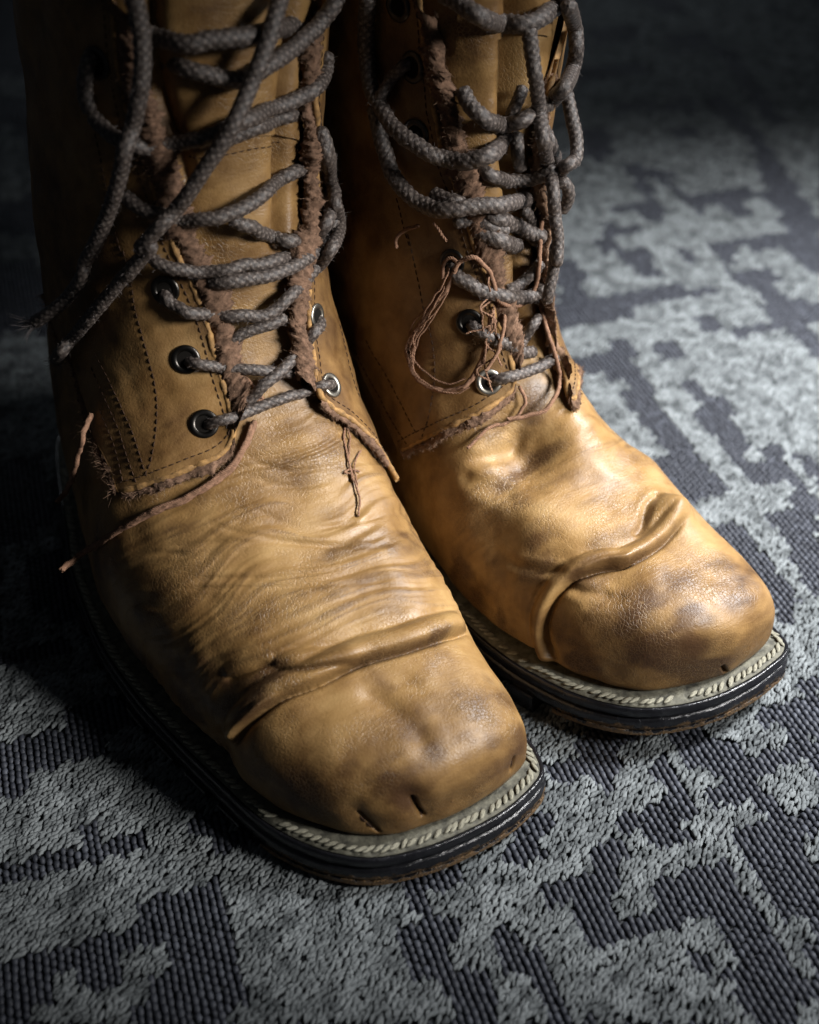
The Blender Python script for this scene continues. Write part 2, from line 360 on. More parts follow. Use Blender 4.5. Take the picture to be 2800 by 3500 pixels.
def build_rug(keepouts):
    cv = np.array([math.cos(COLDIR), math.sin(COLDIR)]); rv = np.array([-cv[1], cv[0]])
    dx, dy = .00225, .0029
    org = np.array([0, .5])
    ii, jj = np.meshgrid(np.arange(-420, 420), np.arange(-330, 330), indexing='ij')
    P = org+(ii.reshape(-1, 1)*dx)*rv+((jj.reshape(-1, 1)+.5*(ii.reshape(-1, 1) % 2))*dy)*cv
    # keep a margin round what the photograph shows of the rug
    yy = P[:, 1]; half = (.175+(yy-.176)*.262)
    ok = (yy > .120) & (yy < 1.15) & (np.abs(P[:, 0]) < half)
    P = P[ok]
    for poly in keepouts: P = P[~in_poly(P, poly)]
    dark = np.zeros(len(P), bool)
    ij = np.c_[((P-org)@rv)/dx, ((P-org)@cv)/dy]; bq = np.c_[np.floor(ij[:, 0]/3)*3+1, np.floor(ij[:, 1]/3)*3+1]
    Pj = org+bq[:, :1]*dx*rv+bq[:, 1:]*dy*cv
    for crop, pts in PAT:
        poly = np.array([ground(*ph(crop, x, y))[:2] for x, y in pts])
        for o_ in ((0, 0), (.0007, .0005), (-.0007, -.0005)): dark |= in_poly(Pj+np.array(o_), poly)
    # the same blocky figure carries on beyond what the photograph shows
    seen = (np.abs(P[:, 0]) < .118+(P[:, 1]-.176)*.2555) & (P[:, 1] > .176) & (P[:, 1] < 1.05)
    blk = np.c_[np.floor(ij[:, 0]/5), np.floor(ij[:, 1]/7)]
    dark |= (~seen) & (fbm(np.c_[blk*np.array([.30, .16]), np.zeros(len(P))], 88, 2) > .12)
    rug = bpy.data.objects.new('rug', None)
    root = mesh('rug', [(-.62, .08, -.012), (.62, .08, -.012), (.62, 1.30, -.012), (-.62, 1.30, -.012), (-.62, .08, -.0018), (.62, .08, -.0018), (.62, 1.30, -.0018), (-.62, 1.30, -.0018)],
                [(3, 2, 1, 0), (4, 5, 6, 7), (0, 1, 5, 4), (1, 2, 6, 5), (2, 3, 7, 6), (3, 0, 4, 7)], M['rug_base'], smooth=False)
    bpy.data.objects.remove(rug); root.name = 'rug'; root['kind'] = 'structure'
    def stitches(name, Q, ang, L, W, H, z, shade, mat, tpl):
        n = len(Q); T = np.array(tpl); k = len(T)
        ca, sa = np.cos(ang)[:, None], np.sin(ang)[:, None]
        lx = T[None, :, 1]*W[:, None]; ly = T[None, :, 0]*L[:, None]
        V = np.stack([Q[:, None, 0]+ly*ca-lx*sa, Q[:, None, 1]+ly*sa+lx*ca, z[:, None]+T[None, :, 2]*H[:, None]], -1).reshape(-1, 3)
        ns = k//4; f = grid_faces(ns, 4)
        F = (np.arange(n)[:, None, None]*k+f[None]).reshape(-1, 4)
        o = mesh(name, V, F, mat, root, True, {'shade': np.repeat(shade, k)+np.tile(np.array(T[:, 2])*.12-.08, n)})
        o['kind'] = 'stuff'; return o
    def tpl(secs):
        out = []
        for (x, wd, h) in secs:
            out += [(x, -wd, -.25), (x, -wd*.62, h*.80), (x, wd*.62, h*.80), (x, wd, -.25)]
        return out
    cap5 = tpl([(-.54, .18, .15), (-.40, .45, .80), (0, .5, 1.15), (.40, .45, .80), (.54, .18, .15)])
    cap4 = tpl([(-.55, .16, .1), (0, .5, 1.05), (.55, .16, .2)])
    D = P[dark]; n = len(D)
    blk = vnoise(np.c_[D*70, np.zeros(n)], 3)
    long = (blk > -.05)
    sh = np.clip(.28+RNG.random(n)*.30+np.where(RNG.random(n) < .16, .35, 0)*(~long), 0, 1)
    stitches('charcoal_stitches', D+RNG.normal(0, .00012, D.shape), np.full(n, COLDIR)+RNG.normal(0, .05, n), np.where(long, dy*1.12, dy*.92)*np.ones(n), np.full(n, dx*.98)*(1+RNG.normal(0, .06, n)),
             .0010+RNG.random(n)*.0003, -.0012+RNG.random(n)*.0003, sh, M['yarn_dark'], cap5)
    Lt = P[~dark]; n = len(Lt)
    near, mid_ = Lt[:, 1] < .50, Lt[:, 1] < .70
    Q = np.vstack([Lt+RNG.normal(0, .0004, Lt.shape), Lt[mid_]+np.array([.0009, .0005])+RNG.normal(0, .0004, Lt[mid_].shape), Lt[near]+np.array([.0001, .0013])+RNG.normal(0, .0004, Lt[near].shape)])
    fat = np.where(Q[:, 1] < .50, 1.0, np.where(Q[:, 1] < .70, 1.22, 1.65))
    m = len(Q); tuft = fbm(np.c_[Q*210, np.zeros(m)], 5, 2)
    stitches('grey_tufts', Q, rad(60)+RNG.normal(0, .26, m), .0028*(1+RNG.normal(0, .16, m)), .00155*fat*(1+RNG.normal(0, .15, m)),
             .0007+RNG.random(m)*.0004, -.0004+tuft*.0005+RNG.random(m)*.0003, np.clip(.50+tuft*.30+RNG.normal(0, .08, m), 0, 1), M['yarn_light'], cap4)
    print('rug cells', len(P), 'dark', int(dark.sum()))
    return root

# ------------------------------------------------------------------ boots
class Boot:
    def __init__(self, name, label, tip_px, tip_z, ang, outline, profile, rows, ridge, raise_z=0.0, spring=.0025, mid_px=740, NV=400, step=.00058):
        self.ang = ang; self.mid_px = mid_px; a = rad(ang); o = ground(*ph('D', *tip_px), tip_z)
        self.O = np.array([o[0], o[1], raise_z]); self.raise_z = raise_z; fw = np.array([math.cos(a), math.sin(a)])
        ex = np.array([-fw[1], fw[0], 0]); ey = np.array([-fw[0], -fw[1], 0])
        self.R = np.stack([ex, ey, [0, 0, 1]], 0)            # rows: local axes (x across, y towards the heel)
        self.root = bpy.data.objects.new(name, None); C.objects.link(self.root)
        self.root.location = self.O; self.root.rotation_euler = (0, 0, a+math.pi/2)
        self.root.empty_display_size = .03
        self.root['label'] = label; self.root['category'] = 'boot'; self.root['group'] = 'pair of tan lace-up boots'
        ol = np.array(outline, float); t0 = ol[0, 0]; t1 = ol[-1, 0]; self.t0, self.t1 = t0, t1
        q = np.sqrt(np.maximum(ol[:, 0]-t0, 0)); self.qmax = q[-1]
        fl, fr = pchip(q, ol[:, 1]), pchip(q, ol[:, 2])
        # rounded heel end
        def rnd(f, t):
            t = np.asarray(t, float); mid = .5*(ol[-1, 1]+ol[-1, 2]); v = f(np.sqrt(np.clip(t-t0, 0, None)))
            k = np.sqrt(np.clip(1-np.clip((t-(t1-.03))/.03, 0, 1)**2, 0, 1)); return mid+(v-mid)*k
        self.sl = lambda t: rnd(fl, t); self.sr = lambda t: rnd(fr, t)
        self.profile = pchip(*zip(*profile))
        # ---- ring rows of the last
        u0 = t0+.0062; zc = .023; R_ = []
        usl = lambda t: self.sl(np.maximum(t-.0058, t0))+.0042; usr = lambda t: self.sr(np.maximum(t-.0058, t0))-.0042
        mid0 = float(.5*(self.sl(t0)+self.sr(t0)))
        self.A = A = .0115; ztop = float(self.profile(u0+A)); slope = (float(self.profile(u0+A+.005))-ztop)/.005
        for ph_ in np.linspace(0, 90, 16):
            sn, cs = math.sin(rad(ph_)), math.cos(rad(ph_)); t = u0+A*(1-cs)
            k = sn**.75 if ph_ > 0 else 0
            sl, sr = float(usl(t)), float(usr(t)); sc = mid0+(ridge(t)-mid0)*sn
            if ph_ == 0: sl = sr = sc
            R_.append((t, zc+(ztop+slope*(t-u0-A)-zc)*sn**.60, t, zc-(zc-.0115)*sn**.35, min(sl, sc), max(sr, sc), sc, .20+.26*(1-sn), 2.1+.75*sn))
        for t in np.arange(u0+A+.006, rows[0][0]-.006, .008):
            R_.append((t, float(self.profile(t)), t, .0115, float(usl(t)), float(usr(t)), ridge(t), .20-.03*min(1, (t-u0)/.06), 2.85-.45*min(1, max(0, (t-u0-.02)/.06))))
        for (tt, tz, bt, bz, sl, sr, m, n) in rows:
            if sl is None: sl, sr = float(usl(.5*(tt+bt))), float(usr(.5*(tt+bt)))
            R_.append((tt, tz, bt, bz, sl, sr, ridge(tt), m, n))
        R_ = np.array(R_); d = np.linalg.norm(np.diff(R_[:, :2], axis=0), axis=1)+.25*np.linalg.norm(np.diff(R_[:, 2:4], axis=0), axis=1)
        d += .5*np.abs(np.diff(R_[:, 5]-R_[:, 4]))*(R_[1:, 0] < u0+A+.001)
        p = np.concatenate([[0], np.cumsum(d)]); self.P = p
        fs = [pchip(p, R_[:, k]) for k in range(9)]
        # sampling: fine on the vamp, coarser on the shaft
        kv = int(np.argmax(R_[:, 1] > .105)); pv = p[kv]
        pp = np.concatenate([np.linspace(0, pv, int(pv/step), endpoint=False), np.linspace(pv, p[-1], int((p[-1]-pv)/(step*2.6)))])
        n1 = len(pp); self.NU, self.NV = n1, NV
        c = [f(pp)[:, None] for f in fs]
        v = np.linspace(0, 1, NV, endpoint=False); th = 2*np.pi*(v-.5)
        th = th-.32*np.sin(th)                                   # more rings points on the visible upper side
        th = th[None, :]; n_ = c[8]
        sn, cs = np.sin(th), np.cos(th)
        sp = np.sign(sn)*np.abs(sn)**(2/n_); cp = np.abs(cs)**(2/n_)
        frac = np.where(cs >= 0, c[7]+(1-c[7])*cp, c[7]-c[7]*cp)
        x = c[6]+np.where(sp < 0, (c[6]-c[4]), (c[5]-c[6]))*sp
        y = c[2]+(c[0]-c[2])*frac; z = c[3]+(c[1]-c[3])*frac
        z = z+spring*np.clip((.075-(y-t0))/.075, 0, 1)**2
        self.G0 = np.stack([x, y, z], -1); self.th = th
        self.N0 = self.normals(self.G0)
        self.make_bvh(self.G0)
    def normals(self, G):
        du = np.gradient(G, axis=0); dv = np.roll(G, -1, 1)-np.roll(G, 1, 1)
        N = np.cross(dv, du); N /= np.linalg.norm(N, axis=-1)[..., None]+1e-15
        c = G.mean(1, keepdims=True); s = np.sign(((G-c)*N).sum(-1).mean()); return N*s
    def make_bvh(self, G):
        F = grid_faces(self.NU, self.NV, True)
        self.bvh = BVHTree.FromPolygons(G.reshape(-1, 3).tolist(), F.tolist())
    def row_at(self, z): return int(np.argmax(self.G0[:, self.NV//2, 2] > z))
    def loc(self, P): return (np.asarray(P)-self.O)@self.R.T
    def cast(self, crop, x, y, bvh=None):
        d = ray(*ph(crop, x, y)); o = self.loc(EYE); dl = self.R@d
        h = (bvh or self.bvh).ray_cast(Vector(o), Vector(dl))
        if h[0] is None: return None
        return np.array(h[0]), np.array(h[1]), h[2], h[3], o, dl/np.linalg.norm(dl)
    def cast_poly(self, crop, pts, bvh=None):
        out = []
        for q in pts:
            h = self.cast(crop, q[0], q[1], bvh)
            if h is not None: out.append(h[0])
        return np.array(out)
    def uv(self, crop, x, y):
        h = self.cast(crop, x, y)
        if h is None: return None
        return np.array([h[2]//self.NV+.5, h[2] % self.NV+.5])
    def sample(self, A, ij):
        i = np.clip(ij[..., 0], 0, self.NU-1.001); j = ij[..., 1] % self.NV
        i0 = np.floor(i).astype(int); j0 = np.floor(j).astype(int); fi = (i-i0)[..., None]; fj = (j-j0)[..., None]
        j1 = (j0+1) % self.NV; j0 = j0 % self.NV
        return A[i0, j0]*(1-fi)*(1-fj)+A[i0+1, j0]*fi*(1-fj)+A[i0, j1]*(1-fi)*fj+A[i0+1, j1]*fi*fj

def poly_dist(X, P):
    """distance of points X to polyline P, with arc parameter 0..1 and the vector from the line"""
    best = np.full(len(X), 1e9); par = np.zeros(len(X)); vec = np.zeros_like(X); tan = np.zeros_like(X)
    L = np.concatenate([[0], np.cumsum(np.linalg.norm(np.diff(P, axis=0), axis=1))])
    for k in range(len(P)-1):
        a, b = P[k], P[k+1]; ab = b-a; l2 = ab@ab+1e-15
        t = np.clip((X-a)@ab/l2, 0, 1); v = X-(a+t[:, None]*ab); d = np.linalg.norm(v, axis=1)
        m = d < best; best[m] = d[m]; par[m] = ((L[k]+t*(L[k+1]-L[k]))/L[-1])[m]; vec[m] = v[m]; tan[m] = ab/np.sqrt(l2)
    return best, par, vec, tan

def shape_upper(b, folds, grooves, dents, wears, wrinkle):
    G, N = b.G0.copy(), b.N0; shp = G.shape; X = G.reshape(-1, 3); Nf = N.reshape(-1, 3)
    disp = np.zeros(len(X)); wear = np.zeros(len(X)); slide = np.zeros_like(X)
    def near(P, r):
        lo, hi = P.min(0)-r, P.max(0)+r; return np.where(((X > lo) & (X < hi)).all(1))[0]
    def line(crop, pts, step=.0008):
        P = b.cast_poly(crop, pts); return catmull(P, step) if len(P) > 2 else P
    for (crop, pts, wd, amp, crease, *ends) in folds:
        P = line(crop, pts)
        if ends and ends[0] <= .10:                                   # run on over the far side of the boot
            ex = [P[0]]; dr = P[0]-P[6]; dr /= np.linalg.norm(dr)
            for _ in range(9):
                q, nr, _i, _d = b.bvh.find_nearest(Vector(ex[0]+dr*.0012)); q = np.array(q); d2 = q-ex[0]; d2 /= np.linalg.norm(d2)+1e-9
                dr = .7*d2+.3*dr; dr /= np.linalg.norm(dr); ex.insert(0, q)
            P = np.vstack([ex, P[1:]])
        I = near(P, wd*5); d, s, v, t = poly_dist(X[I], P)
        side = np.cross(Nf[I], t); side *= np.sign(side[:, 1])[:, None]        # towards the heel
        sd = (v*side).sum(1)
        e0, e1 = ends if ends else (.12, .12)
        win = smoothstep(0, e0, s)*smoothstep(0, e1, 1-s)
        inside = np.exp(-np.maximum(d-np.abs(sd)*1.0001, 0)**2/(wd*.5)**2)*(np.abs(np.sqrt(np.maximum(d*d-sd*sd, 0))) < wd*3)
        roll = np.where(sd > 0, .80*np.sqrt(np.clip(1-((sd-wd*.5)/(wd*.52))**2, 0, 1))+.25*np.exp(-sd/(wd*.9))*(1-np.exp(-np.maximum(sd, 0)/(wd*.12))), 0)
        tail = np.where(sd > 0, np.exp(-((sd-wd*.5)/(wd*1.15))**2), 0)
        f = amp*roll-amp*.20*np.exp(-((sd-wd*1.12)/(wd*.16))**2)-crease*np.exp(-(sd/max(wd*.16, .0011))**2)-crease*.5*np.where(sd < 0, np.exp(sd/(wd*.5)), 0)
        disp[I] += f*win*inside
        # the roll leans over the crease
        lean = np.where((sd > 0) & (sd < wd*1.3), roll, 0)*win*inside
        slide[I] -= side*(lean*wd*.16)[:, None]
        wear[I] = np.maximum(wear[I], .55*win*inside*np.exp(-(sd/(wd*.30))**2))
    for (crop, pts, wd, dep, *ends) in grooves:
        P = line(crop, pts)
        if len(P) < 2: print('groove miss', crop, pts[0]); continue
        I = near(P, wd*4); d, s, v, t = poly_dist(X[I], P)
        win = smoothstep(0, .2, s)*smoothstep(0, .2, 1-s) if not ends else 1.0
        disp[I] -= dep*np.exp(-(d/wd)**2)*win
        if dep > 0 and not ends: disp[I] += dep*.35*np.exp(-((d-2*wd)/wd)**2)*win
    for (crop, p, r, amp) in dents:
        h = b.cast(crop, *p)
        if h is None: continue
        d = np.linalg.norm(X-h[0], axis=1); disp += amp*np.exp(-(d/r)**2)
    for (crop, pts, wd, k) in wears:
        P = line(crop, pts); wd *= 1.35
        if len(P) < 2: print('wear miss', crop, pts[0]); continue
        I = near(P, wd*3); d, s, v, t = poly_dist(X[I], P)
        wear[I] = np.maximum(wear[I], k*np.exp(-(d/wd)**2))
    wear *= np.clip(.62+.75*fbm(np.c_[X[:, 0]*22, X[:, 1]*110, X[:, 2]*90], 71, 3), .15, 1.2)
    # soft unevenness, transverse wrinkles across the flexing vamp
    disp += fbm(X*38, 21, 3)*.0009
    for (y0, y1, k) in wrinkle:
        wz = smoothstep(y0-.012, y0+.010, X[:, 1])*(1-smoothstep(y1-.015, y1+.012, X[:, 1]))
        q = np.c_[X[:, 0]*14, X[:, 1]*230+X[:, 2]*150+1.6*vnoise(X*40, 33), X[:, 2]*10]
        r = fbm(q, 41, 3); disp += k*wz*(-np.abs(r)*1.0+.35)
        wear = np.maximum(wear, .40*wz*smoothstep(.25, .02, np.abs(r)))
    disp = disp.reshape(shp[:2]); slide = slide.reshape(shp)
    for _ in range(1):
        disp = .5*disp+.25*(np.roll(disp, 1, 1)+np.roll(disp, -1, 1)); disp[1:-1] = .5*disp[1:-1]+.25*(disp[2:]+disp[:-2])
        for _k in range(2):
            slide = .5*slide+.25*(np.roll(slide, 1, 1)+np.roll(slide, -1, 1)); slide[1:-1] = .5*slide[1:-1]+.25*(slide[2:]+slide[:-2])
    G = X.reshape(shp)+N*disp[..., None]+slide
    # keep clear of the welt
    b.G = G; b.N = b.normals(G); b.wear = wear.reshape(shp[:2])
    return G

def split_upper(b, tongue_rows):
    NU, NV = b.NU, b.NV; F = grid_faces(NU, NV, True)
    fi = np.arange(len(F))//NV; fj = np.arange(len(F)) % NV
    V = b.G.reshape(-1, 3); wr = b.wear.ravel()
    def part(name, mask, off=0.0):
        f = F[mask]; used, inv = np.unique(f, return_inverse=True)
        return mesh(name, V[used]+off*b.N.reshape(-1, 3)[used], inv.reshape(-1, 4).astype(np.int32), M['leather'], b.root, True, {'wear': wr[used]})
    up = (fi > tongue_rows[0]) & (np.abs(fj-NV/2) < tongue_rows[1])
    part('tongue', up, .0012)
    part('vamp', ~up)

def sole(b, spring, heel=True):
    n = 260; ph_ = np.linspace(0, math.pi, n)
    t = b.t0+(b.t1-b.t0)*(1-np.cos(ph_))/2
    Lp = np.c_[b.sl(t), t]; Rp = np.c_[b.sr(t), t]
    out = np.vstack([Lp, Rp[::-1][1:-1]])
    # even spacing + outward normals
    c = np.vstack([out, out[:1]]); L = np.concatenate([[0], np.cumsum(np.linalg.norm(np.diff(c, axis=0), axis=1))])
    m = 720; s = np.linspace(0, L[-1], m, endpoint=False)
    Q = np.stack([np.interp(s, L, c[:, k]) for k in (0, 1)], 1)
    for _ in range(14): Q = .5*Q+.25*(np.roll(Q, 1, 0)+np.roll(Q, -1, 0))
    T = np.roll(Q, -1, 0)-np.roll(Q, 1, 0); T /= np.linalg.norm(T, axis=1)[:, None]
    Nn = np.c_[T[:, 1], -T[:, 0]]
    if ((Q-Q.mean(0))*Nn).sum() < 0: Nn = -Nn
    lift = lambda y: spring*np.clip((.075-(y-b.t0))/.075, 0, 1)**2
    b.outline, b.out_n, b.lift = Q, Nn, lift
    jit = fbm(np.c_[Q*120, np.zeros(m)], 9, 3)[:, None]
    def loft(name, rings, mat, cap_b=False, attr=None):
        V = []; A = []
        for (off, z, wn) in rings:
            P = Q+Nn*off; V.append(np.c_[P, z+lift(P[:, 1])+jit[:, 0]*.00010]); A.append(np.full(m, wn))
        V = np.vstack(V); F = grid_faces(len(rings), m, True); F = F[:, ::-1].copy()
        A = np.concatenate(A)
        toe = smoothstep(b.t0+.055, b.t0+.01, V[:, 1]); A = A*(.25+.75*toe)
        return mesh(name, V, F, mat, b.root, True, {'worn': A})
    inr = -.030
    loft('welt', [(inr, .0128, 0), (-.0085, .0138, 0), (-.0060, .0137, 0), (-.0016, .0134, 0), (-.0011, .0127, 0)], M['welt'])
    loft('midsole', [(-.0014, .0120, 0), (-.0003, .0131, 0), (.0003, .0127, 0), (.0006, .0112, .0), (.0006, .0092, .0), (.0000, .0086, .0), (-.0006, .0084, 0), (inr, .0083, 0)], M['sole'])
    loft('outsole', [(inr, .0086, 0), (-.0006, .00835, 0), (.0006, .0080, .1), (.0011, .0070, .15), (.0013, .0048, .55), (.0010, .0034, .9), (-.0006, .0028, .8), (inr, .0028, .3), (-.036, .0028, 0)], M['sole'])
    # lugs round the edge: separate blocks with gaps
    i = 0; first = True; k = 0; lug = None
    period = 19; w_ = 13; g0 = .0002-b.raise_z
    for s0 in range(0, m, period):
        idx = (s0+np.arange(w_)) % m
        mid = Q[idx[w_//2]]
        if mid[1] < b.t0+.032 or mid[1] > b.t1-.075: continue
        V = []
        for (off, z) in ((-.016, .0030), (.0022, .0046), (.0026, .0040), (.0014, g0), (-.015, g0)):
            P = Q[idx]+Nn[idx]*off; V.append(np.c_[P, np.full(w_, z)+lift(P[:, 1])])
        V = np.vstack(V); F = grid_faces(5, w_)[:, ::-1]
        nv = len(V); ends = [[0, w_, 2*w_, 3*w_, 4*w_], [w_-1, 5*w_-1, 4*w_-1, 3*w_-1, 2*w_-1]]
        mesh('lug', V, [tuple(f) for f in F]+[tuple(e) for e in ends], M['sole'], b.root, False)
    # heel block and toe pad underneath
    def block(name, sel, z0, z1, off):
        P = (Q+Nn*off)[sel]; P = P[np.argsort(np.arctan2(P[:, 1]-P[:, 1].mean(), P[:, 0]-P[:, 0].mean()))]
        k = len(P); V = np.vstack([np.c_[P, z0+lift(P[:, 1])], np.c_[P, z1+lift(P[:, 1])]])
        F = [tuple((i, (i+1) % k, k+(i+1) % k, k+i)) for i in range(k)]+[tuple(range(k))[::-1], tuple(range(k, 2*k))]
        return mesh(name, V, F, M['sole'], b.root, False, {'worn': np.where(V[:, 2] < .001+z0+lift(V[:, 1]), .9, .5)})
    block('heel', Q[:, 1] > b.t1-.072, .0002-b.raise_z, .0030, .0006)
    block('toe_plate', Q[:, 1] < b.t0+.036, .0010, .0030, .0014)
    # rope-like welt stitches, one object each, sharing a mesh
    tp = []; secs = np.linspace(-1, 1, 7)
    for x in secs:
        r = math.sqrt(max(0.02, 1-x*x*.97)); sk = .55*x
        for a in range(6):
            an = a*math.pi/3; tp.append((x*.00200, sk*.0016+r*.00090*math.cos(an), r*.00055*math.sin(an)))
    base = None; P = Q-Nn*.0031
    dist = np.concatenate([[0], np.cumsum(np.linalg.norm(np.diff(P, axis=0), axis=1))]); pos = np.arange(0, dist[-1], .00285)
    for d in pos:
        k = int(np.searchsorted(dist, d)) % m; p = P[k]
        if p[1] > b.t1-.05 or random.random() < .04: continue
        if base is None:
            o = mesh('welt_stitch', np.array(tp), grid_faces(7, 6, True), M['welt_stitch'], b.root); base = o
        else:
            o = base.copy(); C.objects.link(o)
        o.parent = b.root; o.location = (p[0]+random.gauss(0, .0002), p[1]+random.gauss(0, .0002), .0141+float(lift(p[1])))
        o.rotation_euler = (random.gauss(0, .15), random.gauss(0, .10), math.atan2(T[k][1], T[k][0])+random.gauss(.12, .10))
        sc = random.uniform(.85, 1.12); o.scale = (sc, random.uniform(.9, 1.15), random.uniform(.8, 1.15))
    # insole shadow closes the boot inside
    return Q

def quarter(b, name, front, bottom, back, top_i, lift_front=.0012, off=.0032, label=None, n1=110, n2=150, thick=.0018):
    """a panel bounded by curves in the grid of the last: front edge, bottom edge, back edge"""
    def curve(items, n, start=None):
        uv = [] if start is None else [start]
        for it in items:
            if it[0] == 'rel': uv.append(uv[-1]+np.array([it[1]*600*.0013/.00135, it[2]*b.NV]))
            elif it[0] == 'uv': uv.append(np.array([it[1]*b.NU, it[2]*b.NV]))
            else:
                q = b.uv(*it)
                if q is not None: uv.append(q)
        uv = np.array(uv); L = np.concatenate([[0], np.cumsum(np.linalg.norm(np.diff(uv, axis=0), axis=1))])
        Q = catmull(np.c_[uv, np.zeros(len(uv))], L[-1]/400)[:, :2]
        L = np.concatenate([[0], np.cumsum(np.linalg.norm(np.diff(Q, axis=0), axis=1))]); s = np.linspace(0, L[-1], n)
        return np.stack([np.interp(s, L, Q[:, k]) for k in (0, 1)], 1)
    c0 = curve(bottom, n1); Cf = curve(front, n2, c0[0]); Cb = curve(back, n2, c0[-1])   # front and back run upwards, bottom runs front to back
    s = np.linspace(0, 1, n1)[:, None]; c1 = Cf[-1]*(1-s)+Cb[-1]*s
    a = np.linspace(0, 1, n1)[None, :, None]; t = np.linspace(0, 1, n2)[:, None, None]
    UV = (1-t)*c0[None]+t*c1[None]+(1-a)*Cf[:, None]+a*Cb[:, None]-((1-t)*(1-a)*c0[0]+(1-t)*a*c0[-1]+t*(1-a)*c1[0]+t*a*c1[-1])
    P = b.sample(b.G0, UV); N = b.sample(b.N0, UV); N /= np.linalg.norm(N, axis=-1)[..., None]
    aw = a[..., 0]*np.ones((n2, 1)); tw = t[..., 0]*np.ones((1, n1))
    o = off+lift_front*np.exp(-aw/.10)+lift_front*.5*np.exp(-tw/.05)
    o = o+fbm(P*55, 61, 3)*.0007+.0006*vnoise(np.c_[(P[..., 0]*30).ravel(), (P[..., 1]*70).ravel(), (P[..., 2]*18).ravel()].reshape(P.shape), 8)
    P = P+N*o[..., None]
    V = np.vstack([P.reshape(-1, 3), (P-N*thick).reshape(-1, 3)]); nn = n1*n2
    F1 = grid_faces(n2, n1); F2 = F1[:, ::-1]+nn
    ring = np.concatenate([np.arange(n1), np.arange(1, n2)*n1+n1-1, (n2-1)*n1+np.arange(n1-2, -1, -1), np.arange(n2-2, 0, -1)*n1])
    r2 = np.roll(ring, -1); F3 = np.stack([ring, r2, r2+nn, ring+nn], 1)
    wear = np.clip(.25+.45*fbm(P*60, 3, 3), 0, 1)*.7+.5*np.exp(-aw/.02)
    ob = mesh(name, V, np.vstack([F1, F2, F3]), M['leather_quarter'], b.root, True, {'wear': np.concatenate([wear.ravel(), wear.ravel()])})
    ob.data.materials.append(M['raw_edge'])
    mi = np.zeros(len(ob.data.polygons), dtype=np.int32); mi[2*len(F1):] = 1; ob.data.polygons.foreach_set('material_index', mi)
    if label: ob['label'] = label
    pe = catmull(np.vstack([P[::-1, 0], P[0, 1:]])[::5]-np.vstack([N[::-1, 0], N[0, 1:]])[::5]*.0008, .0008)
    pe = pe+np.stack([fbm(pe*240, 50+k, 2) for k in range(3)], 1)*.0002
    V_, F_ = tube(pe, .00105*(1+.3*fbm(pe*400, 44, 2)), 8); mesh('cut_edge', V_, F_, M['raw_edge'], ob)
    for p in ob.data.polygons[2*len(F1):] if False else []: p.use_smooth = False
    return dict(ob=ob, P=P, N=N, V=V, F=np.vstack([F1, F2, F3]), front=P[:, 0], frontN=N[:, 0], bottom=P[0], bottomN=N[0], back=P[:, -1], backN=N[:, -1],
                inward=lambda k=6: P[:, 0]-P[:, k])

def join_bvh(b, quarters):
    V = [b.G.reshape(-1, 3)]; F = [tuple(f) for f in grid_faces(b.NU, b.NV, True).tolist()]; n = b.NU*b.NV
    for q in quarters:
        V.append(q['V']); F += [tuple(f) for f in (q['F']+n).tolist()]; n += len(q['V'])
    b.full = BVHTree.FromPolygons(np.vstack(V).tolist(), F)

def eyelet(b, crop, x, y, r, dark=False):
    h = b.cast(crop, x, y, b.full)
    if h is None: print('eyelet miss', crop, x, y); return
    p, nrm = h[0], h[1]
    if nrm@h[5] > 0: nrm = -nrm
    q = Vector(nrm).to_track_quat('Z', 'X')
    S, K = 36, 12; th = np.linspace(0, 2*np.pi, S, endpoint=False); al = np.linspace(0, 2*np.pi, K, endpoint=False)
    rr = r*.80; w_ = r*.23
    V = np.stack([(rr+w_*np.cos(al)[None])*np.cos(th)[:, None], (rr+w_*np.cos(al)[None])*np.sin(th)[:, None], (w_*.62*np.sin(al))[None]+0*th[:, None]], -1).reshape(-1, 3)
    i = np.arange(S)[:, None]; j = np.arange(K)[None]; F = np.stack([i*K+j, ((i+1) % S)*K+j, ((i+1) % S)*K+(j+1) % K, i*K+(j+1) % K], -1).reshape(-1, 4)
    o = mesh('eyelet', V, F, M['metal_dark' if dark else 'metal'], b.root); o.location = p+nrm*.0003; o.rotation_mode = 'QUATERNION'; o.rotation_quaternion = q
    k = 24; tt = np.linspace(0, 2*np.pi, k, endpoint=False)
    V = np.c_[np.cos(tt)*rr, np.sin(tt)*rr, np.full(k, 0.0002)]
    d = mesh('eyelet_hole', V, [tuple(range(k))], M['hole'], o)  # flat black disc, the dark of the opening put in as colour

